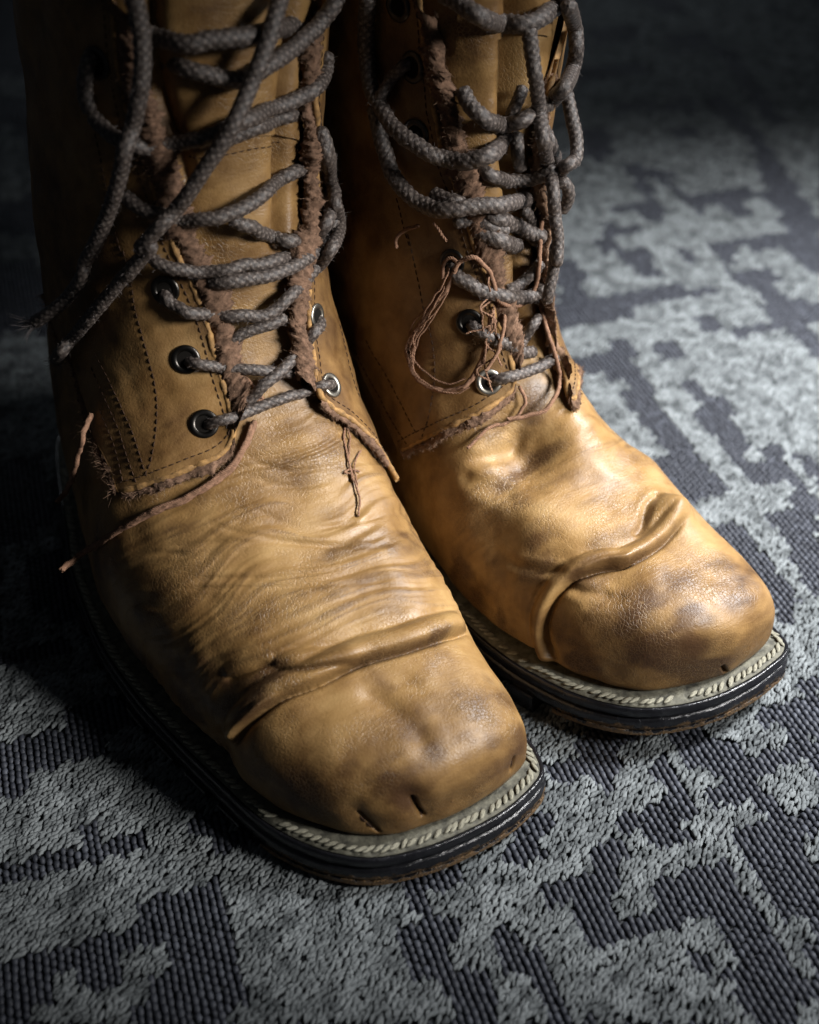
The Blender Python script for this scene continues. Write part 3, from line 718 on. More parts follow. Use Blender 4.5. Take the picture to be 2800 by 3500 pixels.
def braid(s, ang, lam=.0027, k=5):
    a = k*ang+2*np.pi*s/lam; c = k*ang-2*np.pi*s/lam
    d = np.abs(np.cos(a/2)*np.cos(c/2))**.45
    return d
def strand_points(b, crop, pts, default=.003):
    """pts: (x, y[, lift]); lift None = hang freely between its neighbours"""
    D = []; dirs = []
    for q in pts:
        cr = crop; lift = default
        if isinstance(q[0], str): cr, q = q[0], q[1:]
        if len(q) > 2: lift = q[2]
        o = b.loc(EYE); dl = b.R@ray(*ph(cr, q[0], q[1])); dl = dl/np.linalg.norm(dl); dirs.append(dl)
        if lift is None: D.append(np.nan); continue
        px, py = ph(cr, q[0], q[1]); sg = 1 if px < b.mid_px else -1; dist = None
        for k in range(0, 16):                       # beyond the outline: keep the depth of the nearest leather in that row
            dk = b.R@ray(px+sg*k*20, py); h = b.full.ray_cast(Vector(o), Vector(dk/np.linalg.norm(dk)))
            if h[0] is not None and (dist is None or h[3] < dist-.022): dist = h[3]
            if dist is not None and k >= 4: break
        D.append(np.nan if dist is None else dist-lift)
    D = np.array(D); ok = ~np.isnan(D); k = np.arange(len(D))
    if not ok.any():
        print('strand misses', crop, pts[0]); D[:] = .5; ok[:] = True
    D = np.interp(k, k[ok], D[ok])
    return o+np.array(dirs)*D[:, None]
def lace_strand(bag, fz, b, crop, pts, r=.0024, r1=None, default=.003, fuzz=1.0, tuft=False):
    r *= .86; r1 = None if r1 is None else r1*.86
    P = catmull(strand_points(b, crop, pts, default), .00048); n = len(P)
    P = P+(fbm(P*180, 77, 2)*.00035)[:, None]*np.array([1, 1, 1])
    e = np.minimum(np.arange(n), np.arange(n)[::-1])*.00048
    r = min(r, .0028); R = np.linspace(r, r if r1 is None else min(r1, .0028), n)*np.sqrt(np.clip(e/.0012, .02, 1))*(1+.05*vnoise(P*160, 5))
    sd = 20; s = np.arange(n)[:, None]*.00048; ang = np.linspace(0, 2*np.pi, sd, endpoint=False)[None]
    bm = braid(s, ang)
    V, F = tube(P, R, sd, lambda s_, a_: .86+.20*bm)
    bag.add(V, F, bm.ravel()*.9+.1*RNG.random(bm.size))  # tone value taken from the braid relief
    m = int(n*2.0*fuzz)
    if m:
        T, N, B = frames(P); k = RNG.integers(2, n-2, m); a = RNG.random(m)*2*np.pi
        Dn = np.cos(a)[:, None]*N[k]+np.sin(a)[:, None]*B[k]
        if tuft:
            q = 160; Pe = P[-3]+RNG.normal(0, .0009, (q, 3)); fz.add(*hairs(Pe, np.tile(T[-6], (q, 1)), .0065, .00007, .35))
        fz.add(*hairs(P[k]+Dn*R[k][:, None]*.92, Dn+T[k]*RNG.normal(0, 1.2, (m, 1)), .0014, .000040, .5))
    return P
def fray(b, P, N, out, r, name='frayed_edge', mat='fray', hair=.0014, dens=18, flat=.6):
    """a fuzzy rope of raw lining that follows an edge"""
    P = catmull(P[::4], .0006); n = len(P); s = np.linspace(0, 1, n)
    N2 = np.stack([np.interp(s, np.linspace(0, 1, len(N)), N[:, k]) for k in range(3)], 1)
    O2 = np.stack([np.interp(s, np.linspace(0, 1, len(out)), out[:, k]) for k in range(3)], 1); O2 /= np.linalg.norm(O2, axis=1)[:, None]
    sd = 18; ang = np.linspace(0, 2*np.pi, sd, endpoint=False)[None]
    P = P+(fbm(P*90, 12, 3)*.0009)[:, None]*O2+(fbm(P*90, 14, 3)*.0007)[:, None]*N2
    wob = 1+.35*fbm(P*110, 15, 2)
    V = P[:, None]+r*wob[:, None, None]*(np.cos(ang)[..., None]*O2[:, None]+flat*np.sin(ang)[..., None]*N2[:, None])
    Vf = V.reshape(-1, 3); rd = (V-P[:, None]).reshape(-1, 3)
    k = np.abs(fbm(Vf*np.array([520, 520, 620]), 18, 3)); Vf = Vf+rd*(k[:, None]*.6-.2)
    bag = Bag(); bag.add(Vf, grid_faces(n, sd, True)); 
    m = n*dens; idx = RNG.integers(0, len(Vf), m)
    dr = rd[idx]/np.linalg.norm(rd[idx], axis=1)[:, None]
    hb = Bag(); hb.add(*hairs(Vf[idx]-dr*.0002, dr, hair, .00006, .7))
    o = bag.build(name, M[mat], b.root)
    h = hb.build('fibres', M['fray_light' if mat == 'fray' else mat], o); h['kind'] = 'stuff'
    return P
def stitch_line(bag, b, crop, pts, seg=.0019, gap=.0006, r=.00020, lift=.00008, bvh=None):
    P = b.cast_poly(crop, pts, bvh or b.full)
    if len(P) < 2: return
    P = catmull(P, .0004); 
    stitch_along(bag, b, P, None, seg, gap, r, lift)
def stitch_along(bag, b, P, N=None, seg=.0019, gap=.0006, r=.00020, lift=.00008):
    L = np.concatenate([[0], np.cumsum(np.linalg.norm(np.diff(P, axis=0), axis=1))]); d = 0
    while d+seg < L[-1]:
        s = np.linspace(d, d+seg, 6); Q = np.stack([np.interp(s, L, P[:, k]) for k in range(3)], 1)
        nn = []
        for i in range(6):
            h = b.full.find_nearest(Vector(Q[i])); nr = np.array(h[1]); 
            if nr@(b.loc(EYE)-Q[i]) < 0: nr = -nr
            nn.append(nr); Q[i] = np.array(h[0])+nr*(lift+.0002*math.sin(math.pi*i/5)-.0001)
        V, F = tube(Q, r*np.array([.35, .9, 1, 1, .9, .35]), 6); bag.add(V, F); d += seg+gap
def loose_thread(b, crop, pts, r=.00032, default=.0012, name='loose_thread', plies=2):
    P = catmull(strand_points(b, crop, pts, default), .0005); n = len(P)
    P = P+np.stack([fbm(P*260+k*9, 90+k, 2) for k in range(3)], 1)*.00035
    T, N, B = frames(P); bag = Bag(); s = np.arange(n)*.0005
    for k in range(plies):
        a = 2*np.pi*s/.0022+k*2*np.pi/plies
        Q = P+r*.75*(np.cos(a)[:, None]*N+np.sin(a)[:, None]*B)
        V, F = tube(Q, r*.8, 6); bag.add(V, F)
    return bag.build(name, M['thread'], b.root)

# ------------------------------------------------------------------ the boot on the left
LO = [(.0082, -.003, .003), (.0092, -.014, .016), (.0134, -.0285, .0300), (.0167, -.0335, .0362), (.024, -.0412, .0388), (.044, -.0533, .0405), (.064, -.0593, .0418), (.089, -.0661, .0430), (.119, -.0725, .0435), (.148, -.0753, .0425), (.1775, -.0743, .0400), (.22, -.067, .0370), (.26, -.059, .033), (.285, -.052, .029), (.302, -.048, .026)]
LPROF = [(.014, .0385), (.026, .0435), (.035, .0467), (.047, .0508), (.060, .0560), (.075, .0635), (.095, .0735), (.115, .0850), (.13, .098)]
LROWS = [(.105, .0790, .108, .0115, None, None, .19, 2.45), (.120, .0890, .130, .0115, None, None, .23, 2.4),
         (.133, .1030, .158, .0115, None, None, .27, 2.35), (.143, .1200, .195, .0115, -.066, .0400, .31, 2.25),
         (.150, .1400, .240, .0120, -.062, .0410, .36, 2.2), (.154, .160, .275, .0150, -.058, .0425, .42, 2.15),
         (.156, .178, .291, .0370, -.054, .0440, .47, 2.1), (.157, .195, .291, .078, -.050, .0465, .5, 2.1),
         (.158, .212, .286, .122, -.046, .0485, .5, 2.1), (.158, .232, .279, .172, -.042, .0510, .5, 2.1),
         (.158, .262, .275, .232, -.041, .0530, .5, 2.1), (.158, .300, .273, .292, -.041, .0550, .5, 2.1)]
ridge_l = lambda t: float(np.interp(t, [0, .03, .08, .12, .16, .3], [.002, .000, -.001, .000, .003, .006]))
BL = Boot('boot', 'worn tan boot at left, nearer, with two loose lace ends hanging over its side', (1000, 1800), .0155, -62, LO, LPROF, LROWS, ridge_l)
shape_upper(BL,
    folds=[('c5', [(1490,372),(1440,362),(1380,366),(1300,390),(1200,424),(1100,450),(1035,470),(940,518),(880,548),(780,588),(700,646),(640,700),(605,760),(590,840)], .0080, .0046, .0026, .10, .06),
           ('c5', [(1100,450),(1040,460),(960,474),(870,486),(790,492),(700,486)], .0060, .0022, .0012, .25, .35),
           ('c5', [(760,462),(700,480),(640,505),(560,530)], .0040, .0008, .0010)],
    grooves=[('c1', [(1240,-40),(1215,200),(1195,450),(1190,650),(1190,850),(1175,1000)], .0032, .0060, 1), ('c1', [(640,-40),(650,200),(690,400),(735,560),(790,760)], .0030, .0045, 1), ('c3', [(830,1180),(920,1230),(1040,1265),(1200,1290),(1400,1305),(1560,1285),(1725,1235)], .0008, .0005),
             ('c3', [(1010,1110),(1120,1180),(1250,1215),(1400,1225),(1560,1200),(1690,1150)], .0008, .0005),
             ('c3', [(1030,930),(1120,975),(1240,1000),(1370,985),(1470,955)], .0009, .0007),
             ('c3', [(1040,1010),(1150,1050),(1280,1060),(1420,1035)], .0008, .0005),
             ('c5', [(420,190),(560,180),(760,178),(950,150),(1120,105),(1290,58)], .0008, .0006),
             ('c5', [(360,215),(520,215),(720,210),(900,205),(1100,190),(1250,160),(1330,130)], .0007, .0004),
             ('c5', [(300,80),(480,60),(700,55),(900,60),(1080,70),(1200,50)], .0008, .0004),
             ('c5', [(200,110),(330,90),(480,100)], .0008, .0004),
             ('c5', [(1020,560),(1100,590),(1180,650),(1240,710),(1300,790)], .0030, .0009),
             ('c5', [(620,640),(690,600),(760,570),(850,560)], .0008, .0005), ('c5', [(560,690),(640,640),(700,600)], .0012, .0009),
             ('c5', [(1232,950),(1250,985),(1268,1010),(1276,1040),(1282,1062),(1286,1080),(1288,1100)], .0007, .0026, 1),
             ('c5', [(1225,940),(1252,985),(1270,1020),(1284,1070),(1290,1100)], .0040, .0013, 1), ('c5', [(1030,990),(1072,1030),(1130,1070)], .0038, .0011, 1),
             ('c5', [(1040,1000),(1072,1030),(1110,1058),(1150,1078)], .0006, .0018, 1),
             ('c5', [(1575,800),(1568,840),(1560,890)], .0006, .0012, 1)],
    dents=[('c5', (1120,560), .012, -.0010), ('c5', (1400,560), .018, .0010), ('c5', (850,760), .022, .0012), ('c5', (1150,930), .008, -.0010),
           ('c3', (1640,1120), .008, .0014), ('c3', (1330,900), .012, .0015),
           ('c5', (600,560), .012, -.0015), ('c5', (560,760), .005, -.0030), ('c5', (1200,1000), .006, .0010)],
    wears=[('c5', [(1290,10),(1230,40),(1120,75),(960,95)], .0060, .75), ('c5', [(480,440),(560,500),(640,520),(720,480)], .0055, .95), ('c5', [(540,650),(620,620),(700,590)], .0045, .9),
           ('c5', [(1150,900),(1180,940),(1190,980)], .0060, 1.0), ('c5', [(820,900),(920,950),(1030,985),(1100,1030)], .0060, .95), ('c5', [(1480,440),(1450,370),(1380,300)], .0050, .9),
           ('c5', [(1200,640),(1260,710),(1300,780)], .0045, .6), ('c5', [(1500,520),(1560,640),(1600,760)], .0070, .55), ('c5', [(1560,830),(1480,900)], .0060, .7), ('c5', [(640,760),(700,840),(800,930)], .0060, .8), ('c5', [(1330,560),(1420,620),(1500,700)], .0060, .6), ('c5', [(900,220),(1000,240),(1150,250)], .0060, .45), ('c5', [(300,300),(380,420),(440,500)], .0050, .7), ('c5', [(1300,390),(1400,345),(1450,350)], .0022, 1.0),
           ('c3', [(1080,960),(1250,1000),(1420,960)], .0060, .7), ('c3', [(1380,1230),(1560,1210),(1700,1180)], .0060, .6), ('c5', [(130,120),(170,250),(260,420),(380,560),(470,650)], .0050, .75), ('c3', [(640,1060),(860,1060),(960,960)], .0050, .6), ('c5', [(1280,1040),(1240,960)], .0020, 1.0)],  # last stroke darkens a toe slit: its inner shade put into the colour
    wrinkle=[(.064, .128, .0010)])
split_upper(BL, (BL.row_at(.185), 46))
sole(BL, .0025)
QL1 = quarter(BL, 'quarter',
    front=[('c3',965,740),('c3',930,600),('c3',890,450),('c3',850,300),('c3',800,170),('c3',755,60),('c1',700,880),('c1',650,740),('c1',600,620),('c1',560,480),('c1',535,340),('c1',515,200),('c1',500,60),('c1',490,-60)],
    bottom=[('c3',978,850),('c3',960,905),('c3',900,950),('c3',820,985),('c3',740,1018),('c3',640,1055),('c3',530,1085)],
    back=[('c3',490,980),('c3',440,850),('c3',395,720),('c3',345,590),('c3',290,450),('c3',250,340),('rel',.06,-.05),('uv',.985,.13)], top_i=1)
QL2 = quarter(BL, 'quarter',
    front=[('c3',1305,620),('c3',1290,510),('c3',1272,400),('c3',1262,300),('c3',1262,200),('c3',1270,90),('c1',1290,930),('c1',1318,820),('c1',1322,700),('c1',1290,570),('c1',1282,440),('c1',1295,260),('c1',1310,100),('c1',1330,-40)],
    bottom=[('c3',1318,692),('c3',1380,752),('c3',1470,815),('c3',1570,860),('c3',1640,870),('rel',-.02,.045),('rel',-.02,.06)],
    back=[('rel',.08,.03),('rel',.12,.02),('uv',.985,.87)], top_i=1)
join_bvh(BL, [QL1, QL2])
for (c, x, y, r, dk) in (('c3',860,800,.0047,1),('c3',783,528,.0047,1),('c3',697,235,.0046,1),('c3',1395,637,.0043,0),('c3',1333,345,.0042,0),('c1',410,265,.0048,1)):
    eyelet(BL, c, x, y, r, dk)
lb, fz = Bag(), Bag()
S = lambda crop, pts, **k: lace_strand(lb, fz, BL, crop, pts, **k)
S('c3', [(1405,640,-.003),(1370,640,.0015),(1300,658,.003),(1200,690,.004),(1120,718,.004),(1040,748,.004),(950,780,.0028),(895,795,.0015),(862,806,-.003)], r=.0021)
S('c3', [(785,525,-.003),(815,538,.0015),(860,550,.0026),(950,560,.003),(1050,570,.005),(1120,578,.005),(1190,582,.0035),(1240,590,.002)], r=.0021)
S('c3', [(1335,352,-.003),(1352,375,.0022),(1325,415,.003),(1275,475,.003),(1225,535,.0048),(1170,590,.0065),(1110,640,.006),(1060,690,.003),(1010,720,.001)], r=.0023)
S('c3', [(695,235,-.003),(700,275,.0015),(730,308,.0024),(800,328,.003),(900,338,.003),(1000,340,.006),(1090,345,None),(1160,318,None),(1220,262,.008),(1285,195,.006),(1345,130,.005),(1395,65,.004),(1425,0,.003),('c1',1432,930,.003),('c1',1415,850,.003),('c1',1395,740,.003),('c1',1385,640,.003),('c1',1345,530,.003)], r=.0024, r1=.0026)
S('c3', [(1210,345,.006),(1150,375,.006),(1080,395,.005),(1010,430,.004),(960,470,.002)], r=.0023)
S('c3', [(630,85,.002),(670,122,.004),(750,152,.004),(860,160,.006),(960,148,.008),(1060,128,.008),(1150,112,.007),(1200,102,.003),(1260,95,-.007)], r=.0024)
S('c3', [(880,205,.004),(960,200,.008),(1060,188,.009),(1160,168,.009),(1260,125,.009),(1345,60,.007),(1385,0,.006),('c1',1405,920,.006),('c1',1400,850,.006)], r=.0026)
S('c1', [(520,820,.002),(580,868,.004),(660,900,.004),(760,928,.006),(860,925,.009),(960,905,.009),(1050,868,.008),(1120,810,.006),(1170,765,.004),(1225,730,.002),(1310,690,-.007)], r=.0026)
S('c1', [(960,925,.006),(1050,958,.006),(1140,990,.006),(1230,1012,.006),(1310,1005,.006),(1370,955,.006),(1398,870,.005),(1395,780,.004),(1380,660,.004),(1340,540,.003)], r=.0026)
S('c1', [(385,480,.002),(430,530,.003),(490,575,.004),(560,605,.004),(640,620,.005),(740,608,.008),(850,582,.009),(950,545,.010),(1050,500,.010),(1150,455,.008),(1250,420,.006),(1330,375,.005),(1370,300,.004),(1375,220,.004)], r=.0028)
S('c1', [(890,598,.006),(1000,575,.006),(1080,540,.006),(1150,512,.006),(1220,490,.002),(1295,465,-.007)], r=.0026)
S('c1', [(590,130,.003),(660,158,.006),(760,180,.008),(880,172,.009),(1000,160,.009),(1100,145,.008),(1200,115,.004),(1310,80,-.007)], r=.0032)
S('c1', [(690,262,-.004),(760,280,.002),(830,300,.005),(930,330,.006),(1000,342,.007),(1070,315,.008),(1150,262,.008),(1250,190,.008),(1340,105,.007),(1400,30,.006),(1430,-40,.006)], r=.0030)
S('c1', [(400,210,-.003),(372,270,.002),(358,350,.003),(365,420,.003),(390,480,.003)], r=.0027)
S('c1', [(1195,-60,.014),(1165,50,.014),(1115,210,.015),(1060,350,.016),(1005,475,.017),(945,590,.017),(870,700,.016),(800,805,.016),(735,892,.014),(670,960,.011),(590,1045,.010),('c3',640,45,.010),('c3',560,140,.008),('c3',470,245,.007),('c3',385,345,.007),('c3',310,435,.007),('c3',255,500,.008),('c3',235,535,.010)], r=.0031, r1=.0024, fuzz=1.6, tuft=True)
S('c1', [(555,-60,.012),(585,80,.012),(602,230,.013),(590,380,.014),(560,530,.014),(525,640,.013),(500,760,.012),(455,900,.010),(405,1020,.010),(360,1100,.010),('c3',345,180,.012),('c3',285,265,.014),('c3',205,335,None),('c3',140,375,.016)], r=.0032, r1=.0024, fuzz=1.6, tuft=True)
lace = lb.build('lace', M['lace'], BL.root, attr='wear'); lace['label'] = 'dark grey braided lace, criss-crossed, both ends loose'
o = fz.build('lace_fuzz', M['lace_fuzz'], lace); o['kind'] = 'stuff'
E_ = QL1['inward'](8); fray(BL, QL1['front']-QL1['frontN']*.0026+E_/np.linalg.norm(E_, axis=1)[:, None]*.0042, QL1['frontN'], E_, .0048, hair=.0014)
E_ = QL2['inward'](8); fray(BL, QL2['front']-QL2['frontN']*.0026+E_/np.linalg.norm(E_, axis=1)[:, None]*.0046, QL2['frontN'], E_, .0050, hair=.0014)
def bottom_fray(q, b, k, r=.0019, d=.0016, **kw):
    P = q['bottom'][k]; O_ = q['P'][0]-q['P'][8]; O_ = O_[k]
    fray(b, P-q['bottomN'][k]*.0016+O_/np.linalg.norm(O_, axis=1)[:, None]*d, q['bottomN'][k], O_, r, **kw)
bottom_fray(QL1, BL, slice(0, 110)); bottom_fray(QL2, BL, slice(0, 90))
P_ = QL1['back'][:75]; O_ = QL1['P'][:75, -1]-QL1['P'][:75, -7]
fray(BL, P_-QL1['backN'][:75]*.0018+O_/np.linalg.norm(O_, axis=1)[:, None]*.0022, QL1['backN'][:75], O_, .0026, hair=.0026)
st = Bag()
for q, m_ in ((QL1, 9), (QL2, 9)):
    stitch_along(st, BL, q['P'][4:, 0]+(q['P'][4:, m_]-q['P'][4:, 0])/np.linalg.norm(q['P'][4:, m_]-q['P'][4:, 0], axis=1)[:, None]*.0030)
    stitch_along(st, BL, q['P'][0, 4:]+(q['P'][9, 4:]-q['P'][0, 4:])/np.linalg.norm(q['P'][9, 4:]-q['P'][0, 4:], axis=1)[:, None]*.0032)
stitch_line(st, BL, 'c3', [(520,70),(555,220),(580,360),(620,500),(650,620),(662,720),(655,850),(635,960),(615,1010),(635,1040)])
stitch_line(st, BL, 'c3', [(385,560),(440,690),(490,800),(530,920),(575,1050)]); stitch_line(st, BL, 'c3', [(400,500),(470,640),(530,770),(580,900),(610,1000)])
stitch_line(st, BL, 'c3', [(420,740),(470,860),(500,960),(520,1050)])
stitch_line(st, BL, 'c1', [(400,560),(430,700),(455,830),(480,960),(515,1080)])
stitch_line(st, BL, 'c1', [(740,670),(840,665),(960,650),(1080,625),(1180,600)])
for pts in ([(1236,955),(1252,988),(1268,1012),(1276,1040),(1282,1066)], [(1045,1004),(1072,1030),(1110,1058),(1140,1074)], [(1572,810),(1566,850),(1560,885)]):  # dark strands laid in the toe slits, shade of the cracks as colour
    stitch_line(st, BL, 'c5', pts, .0030, .0002, .00035, .0001)
stitch_line(st, BL, 'c3', [(1395,220),(1430,380),(1470,550),(1520,700)])
o = st.build('stitching', M['stitch'], BL.root); o['kind'] = 'stuff'
loose_thread(BL, 'c3', [(1455,790),(1450,860),(1465,930),(1480,1000),(1500,1060),(1515,1120),(1510,1185)])
loose_thread(BL, 'c3', [(1460,800),(1475,870),(1470,960),(1490,1040),(1475,1010),(1450,1000),(1480,990),(1520,1000)], r=.00026)
loose_thread(BL, 'c3', [(1520,915),(1500,950),(1495,1000),(1510,1060)], r=.00024)
loose_thread(BL, 'c3', [(1075,790),(1050,850),(1010,930),(960,1000),(880,1060),(800,1110),(700,1150),(600,1195),(500,1250),(420,1300),(340,1350),(260,1410)], r=.0008, plies=4, default=.0018)
loose_thread(BL, 'c3', [(1060,800),(1030,880),(980,960),(900,1030),(830,1085),(740,1125),(640,1165),(560,1210),(470,1270),(400,1330)], r=.0006, plies=3, default=.0022)
loose_thread(BL, 'c3', [(1030,600),(1070,650),(1110,700),(1070,690),(1040,660)], r=.0005, plies=3, default=.003)
loose_thread(BL, 'c3', [(380,760),(350,850),(330,930),(310,1010),(280,1080),(240,1130)], r=.0007, plies=4, default=.004)

# ------------------------------------------------------------------ the boot on the right
RO = [(.0015, .016, .024), (.0024, .0070, .033), (.0045, -.001, .0435), (.0075, -.0085, .0475), (.011, -.0148, .0490), (.019, -.0228, .0505), (.0326, -.0312, .0525), (.0454, -.0360, .0540), (.060, -.0398, .0550), (.0745, -.0416, .0560), (.10, -.0425, .0580), (.14, -.041, .060), (.18, -.038, .058), (.22, -.035, .054), (.26, -.031, .050), (.292, -.026, .043)]
RPROF = [(.007, .0385), (.0190, .0450), (.030, .0495), (.042, .0535), (.050, .0558), (.065, .0600), (.080, .0655), (.095, .075), (.11, .092)]
RROWS = [(.088, .0705, .090, .0115, -.0385, .0480, .17, 2.25), (.100, .0800, .112, .0115, -.0385, .0430, .20, 2.15),
         (.111, .0940, .145, .0115, -.0375, .0380, .24, 2.1), (.120, .1130, .185, .0115, -.036, .037, .28, 2.1),
         (.127, .1370, .225, .0120, -.034, .039, .34, 2.1), (.132, .160, .262, .0150, -.030, .043, .42, 2.1),
         (.135, .180, .280, .0370, -.027, .050, .47, 2.1), (.137, .197, .281, .078, -.024, .054, .5, 2.1),
         (.138, .214, .276, .122, -.022, .058, .5, 2.1), (.138, .234, .269, .172, -.021, .061, .5, 2.1),
         (.138, .264, .265, .232, -.020, .062, .5, 2.1), (.138, .302, .263, .292, -.020, .062, .5, 2.1)]
ridge_r = lambda t: float(np.interp(t, [0, .03, .08, .12, .16, .3], [.018, .014, .006, .001, .006, .018]))
BR = Boot('boot', 'worn tan leather boot behind, at right, with a thick twisted fold across its toe', (1480, 1500), .0220, -58, RO, RPROF, RROWS, ridge_r, .0045, .0055, 1640)
shape_upper(BR,
    folds=[('c6', [(1125,372),(1085,398),(1010,468),(930,525),(840,562),(760,568),(680,592),(600,640),(535,705),(490,785),(470,870),(485,950),(540,1020),(600,1060)], .0056, .0034, .0026, .11, .06),
           ('c6', [(900,545),(840,566),(760,575),(690,600),(610,650)], .0030, .0016, .0010, .2, .3)],
    grooves=[('c2', [(1065,-80),(1062,150),(1058,350),(1050,560),(1045,760),(1060,950),(1075,1100)], .0050, .0120, 1), ('c4', [(930,0),(925,150),(935,320),(960,480)], .0040, .0080, 1), ('c6', [(985,268),(950,300),(935,350),(922,400),(900,420)], .0016, .0026, 1),
             ('c6', [(1285,1030),(1300,1055),(1308,1085),(1312,1112),(1312,1125)], .0006, .0026, 1), ('c6', [(1110,1118),(1140,1140),(1175,1162),(1195,1168)], .0006, .0018, 1),
             ('c6', [(300,560),(420,590),(520,600),(600,590)], .0016, .0009), ('c6', [(560,660),(680,700),(800,700)], .0018, .0008),
             ('c6', [(640,760),(760,740),(860,700)], .0016, .0006),
             ('c4', [(640,1040),(760,1010),(870,960),(960,870)], .0022, .0014), ('c4', [(620,1100),(760,1150),(900,1190)], .0030, .0010)],
    dents=[('c4', (960,980), .015, -.0085), ('c4', (860,1060), .014, -.0040), ('c4', (1130,880), .013, .0045), ('c4', (1100,1040), .011, .0030), ('c4', (720,1110), .011, .0030), ('c4', (960,1190), .013, .0024),
           ('c6', (380,330), .012, .0020), ('c6', (620,430), .013, .0020), ('c6', (250,420), .012, -.0020),
           ('c6', (1030,320), .0075, .0055), ('c6', (1090,345), .006, .0035), ('c6', (800,640), .010, -.0018), ('c6', (980,720), .018, .0014), ('c6', (1380,860), .018, .0010)],
    wears=[('c6', [(300,170),(400,170),(470,120),(480,40)], .0085, 1.0), ('c6', [(860,880),(980,950),(1120,990),(1230,1040),(1290,1090)], .0075, 1.0), ('c6', [(720,495),(880,410),(960,310),(1060,280),(1110,340)], .0030, .4),
           ('c6', [(420,900),(415,800),(470,690),(560,610),(680,560),(900,540),(1060,420)], .0024, .45), ('c6', [(230,560),(380,580),(480,590)], .0060, .75), ('c6', [(1160,800),(1100,880),(1180,960)], .0060, .8),
           ('c6', [(1180,500),(1300,580),(1420,690)], .0060, .65), ('c6', [(620,640),(760,680),(820,700)], .0050, .7), ('c6', [(560,960),(760,1080),(960,1140)], .0050, .75), ('c6', [(1300,1010),(1420,980),(1500,900)], .0050, .8), ('c6', [(640,700),(800,690),(960,740)], .0060, .6), ('c6', [(1000,620),(1120,640),(1250,720)], .0060, .5), ('c6', [(160,300),(260,420),(420,470)], .0070, .6), ('c6', [(500,860),(600,980),(720,1060)], .0060, .7),
           ('c6', [(60,560),(200,700),(330,850)], .0090, .7), ('c6', [(560,180),(640,240),(760,230)], .0060, .5), ('c4', [(960,700),(970,760),(960,860)], .0050, .9)],
    wrinkle=[(.080, .105, .0004)])
split_upper(BR, (BR.row_at(.20), 42))
sole(BR, .0055)
QR1 = quarter(BR, 'quarter',
    front=[('c4',852,630),('c4',838,560),('c4',800,430),('c4',760,300),('c4',735,180),('c4',700,60),('c2',770,1080),('c2',720,980),('c2',680,860),('c2',650,720),('c2',630,580),('c2',610,430),('c2',590,280),('c2',570,130),('c2',550,0),('c2',540,-80)],
    bottom=[('c4',860,665),('c4',845,710),('c4',800,755),('c4',720,810),('c4',620,865),('c4',500,920),('c4',385,972)],
    back=[('c4',330,860),('c4',270,740),('c4',210,620),('c4',150,500),('rel',.07,-.03),('uv',.985,.16)], top_i=1)
QR2 = quarter(BR, 'quarter',
    front=[('c4',1035,600),('c4',1010,530),('c4',990,450),('c4',975,350),('c4',960,220),('c4',955,100),('c2',1130,1150),('c2',1120,1000),('c2',1110,850),('c2',1110,700),('c2',1140,560),('c2',1190,400),('c2',1250,250),('c2',1290,100),('c2',1310,-40)],
    bottom=[('c4',1060,680),('c4',1085,740),('c4',1110,765),('rel',.02,.03),('rel',.04,.05),('rel',.04,.06)],
    back=[('rel',.08,.03),('rel',.12,.02),('uv',.985,.87)], top_i=1, lift_front=.002)
join_bvh(BR, [QR1, QR2])
for (c, x, y, r, dk) in (('c4',670,400,.0046,1),('c4',757,672,.0046,0),('c4',592,128,.0046,1),('c2',505,720,.0050,1),('c2',488,360,.0050,1),('c2',412,30,.0050,1)):
    eyelet(BR, c, x, y, r, dk)
lb, fz = Bag(), Bag()
S = lambda crop, pts, **k: lace_strand(lb, fz, BR, crop, pts, **k)
S('c2', [(640,-40,.006),(700,-5,.008),(770,42,.010),(860,92,.012),(960,124,.012),(1080,128,.012),(1180,92,.010),(1260,30,.008),(1310,-40,.006)], r=.0037)
S('c2', [(250,-40,.006),(238,130,.006),(238,280,.006),(255,420,.007),(295,540,.008),(360,645,.009),(450,735,.010),(560,815,.010),(680,858,.011),(800,865,.013),(900,830,.013),(960,770,.010),(990,700,.004)], r=.0032)
S('c2', [(275,560,.004),(310,700,.005),(345,830,.006),(390,945,.008),(460,1040,.009),(560,1105,.009),(680,1130,.010),(820,1110,.012),(960,1098,.012),(1060,1075,.011),(1150,1050,.010),(1215,1020,.006)], r=.0031)
S('c2', [(750,470,.003),(790,550,.006),(870,635,.009),(970,668,.010),(1080,640,.011),(1160,595,.011),(1235,535,.010),(1300,470,.009),(1345,370,.008),(1366,250,None),(1350,120,.006),(1320,30,.005)], r=.0031)
S('c2', [(1108,130,.012),(1125,280,.014),(1148,440,.016),(1168,600,.018),(1190,750,.018),(1218,900,.018),(1240,1020,.018),(1250,1150,None),(1265,1280,None),(1262,1400,None),('c4',1060,60,None),('c4',1050,170,None),('c4',1030,260,.012),('c4',1018,310,.010)], r=.0030, r1=.0023)
S('c2', [(1310,480,.006),(1335,600,None),(1365,760,None),(1360,850,None),(1305,898,.008),(1250,925,.008),(1220,960,.006)], r=.0027)
S('c2', [(845,905,.003),(920,948,.006),(1010,970,.007),(1110,970,.008),(1190,950,.008),(1260,900,.007)], r=.0027)
S('c2', [(590,1025,.003),(660,1062,.004),(730,1085,.004),(790,1100,.002)], r=.0026)
S('c2', [(810,1225,.003),(890,1265,.006),(970,1298,.008),(1050,1325,.006)], r=.0034)
S('c2', [(850,1165,.003),(950,1178,.007),(1050,1215,.009),(1130,1255,.009),(1170,1275,.006),(1130,1290,.003)], r=.0031)
S('c2', [(700,1190,.002),(800,1195,.004),(900,1210,.006),(1000,1250,.006)], r=.0028)
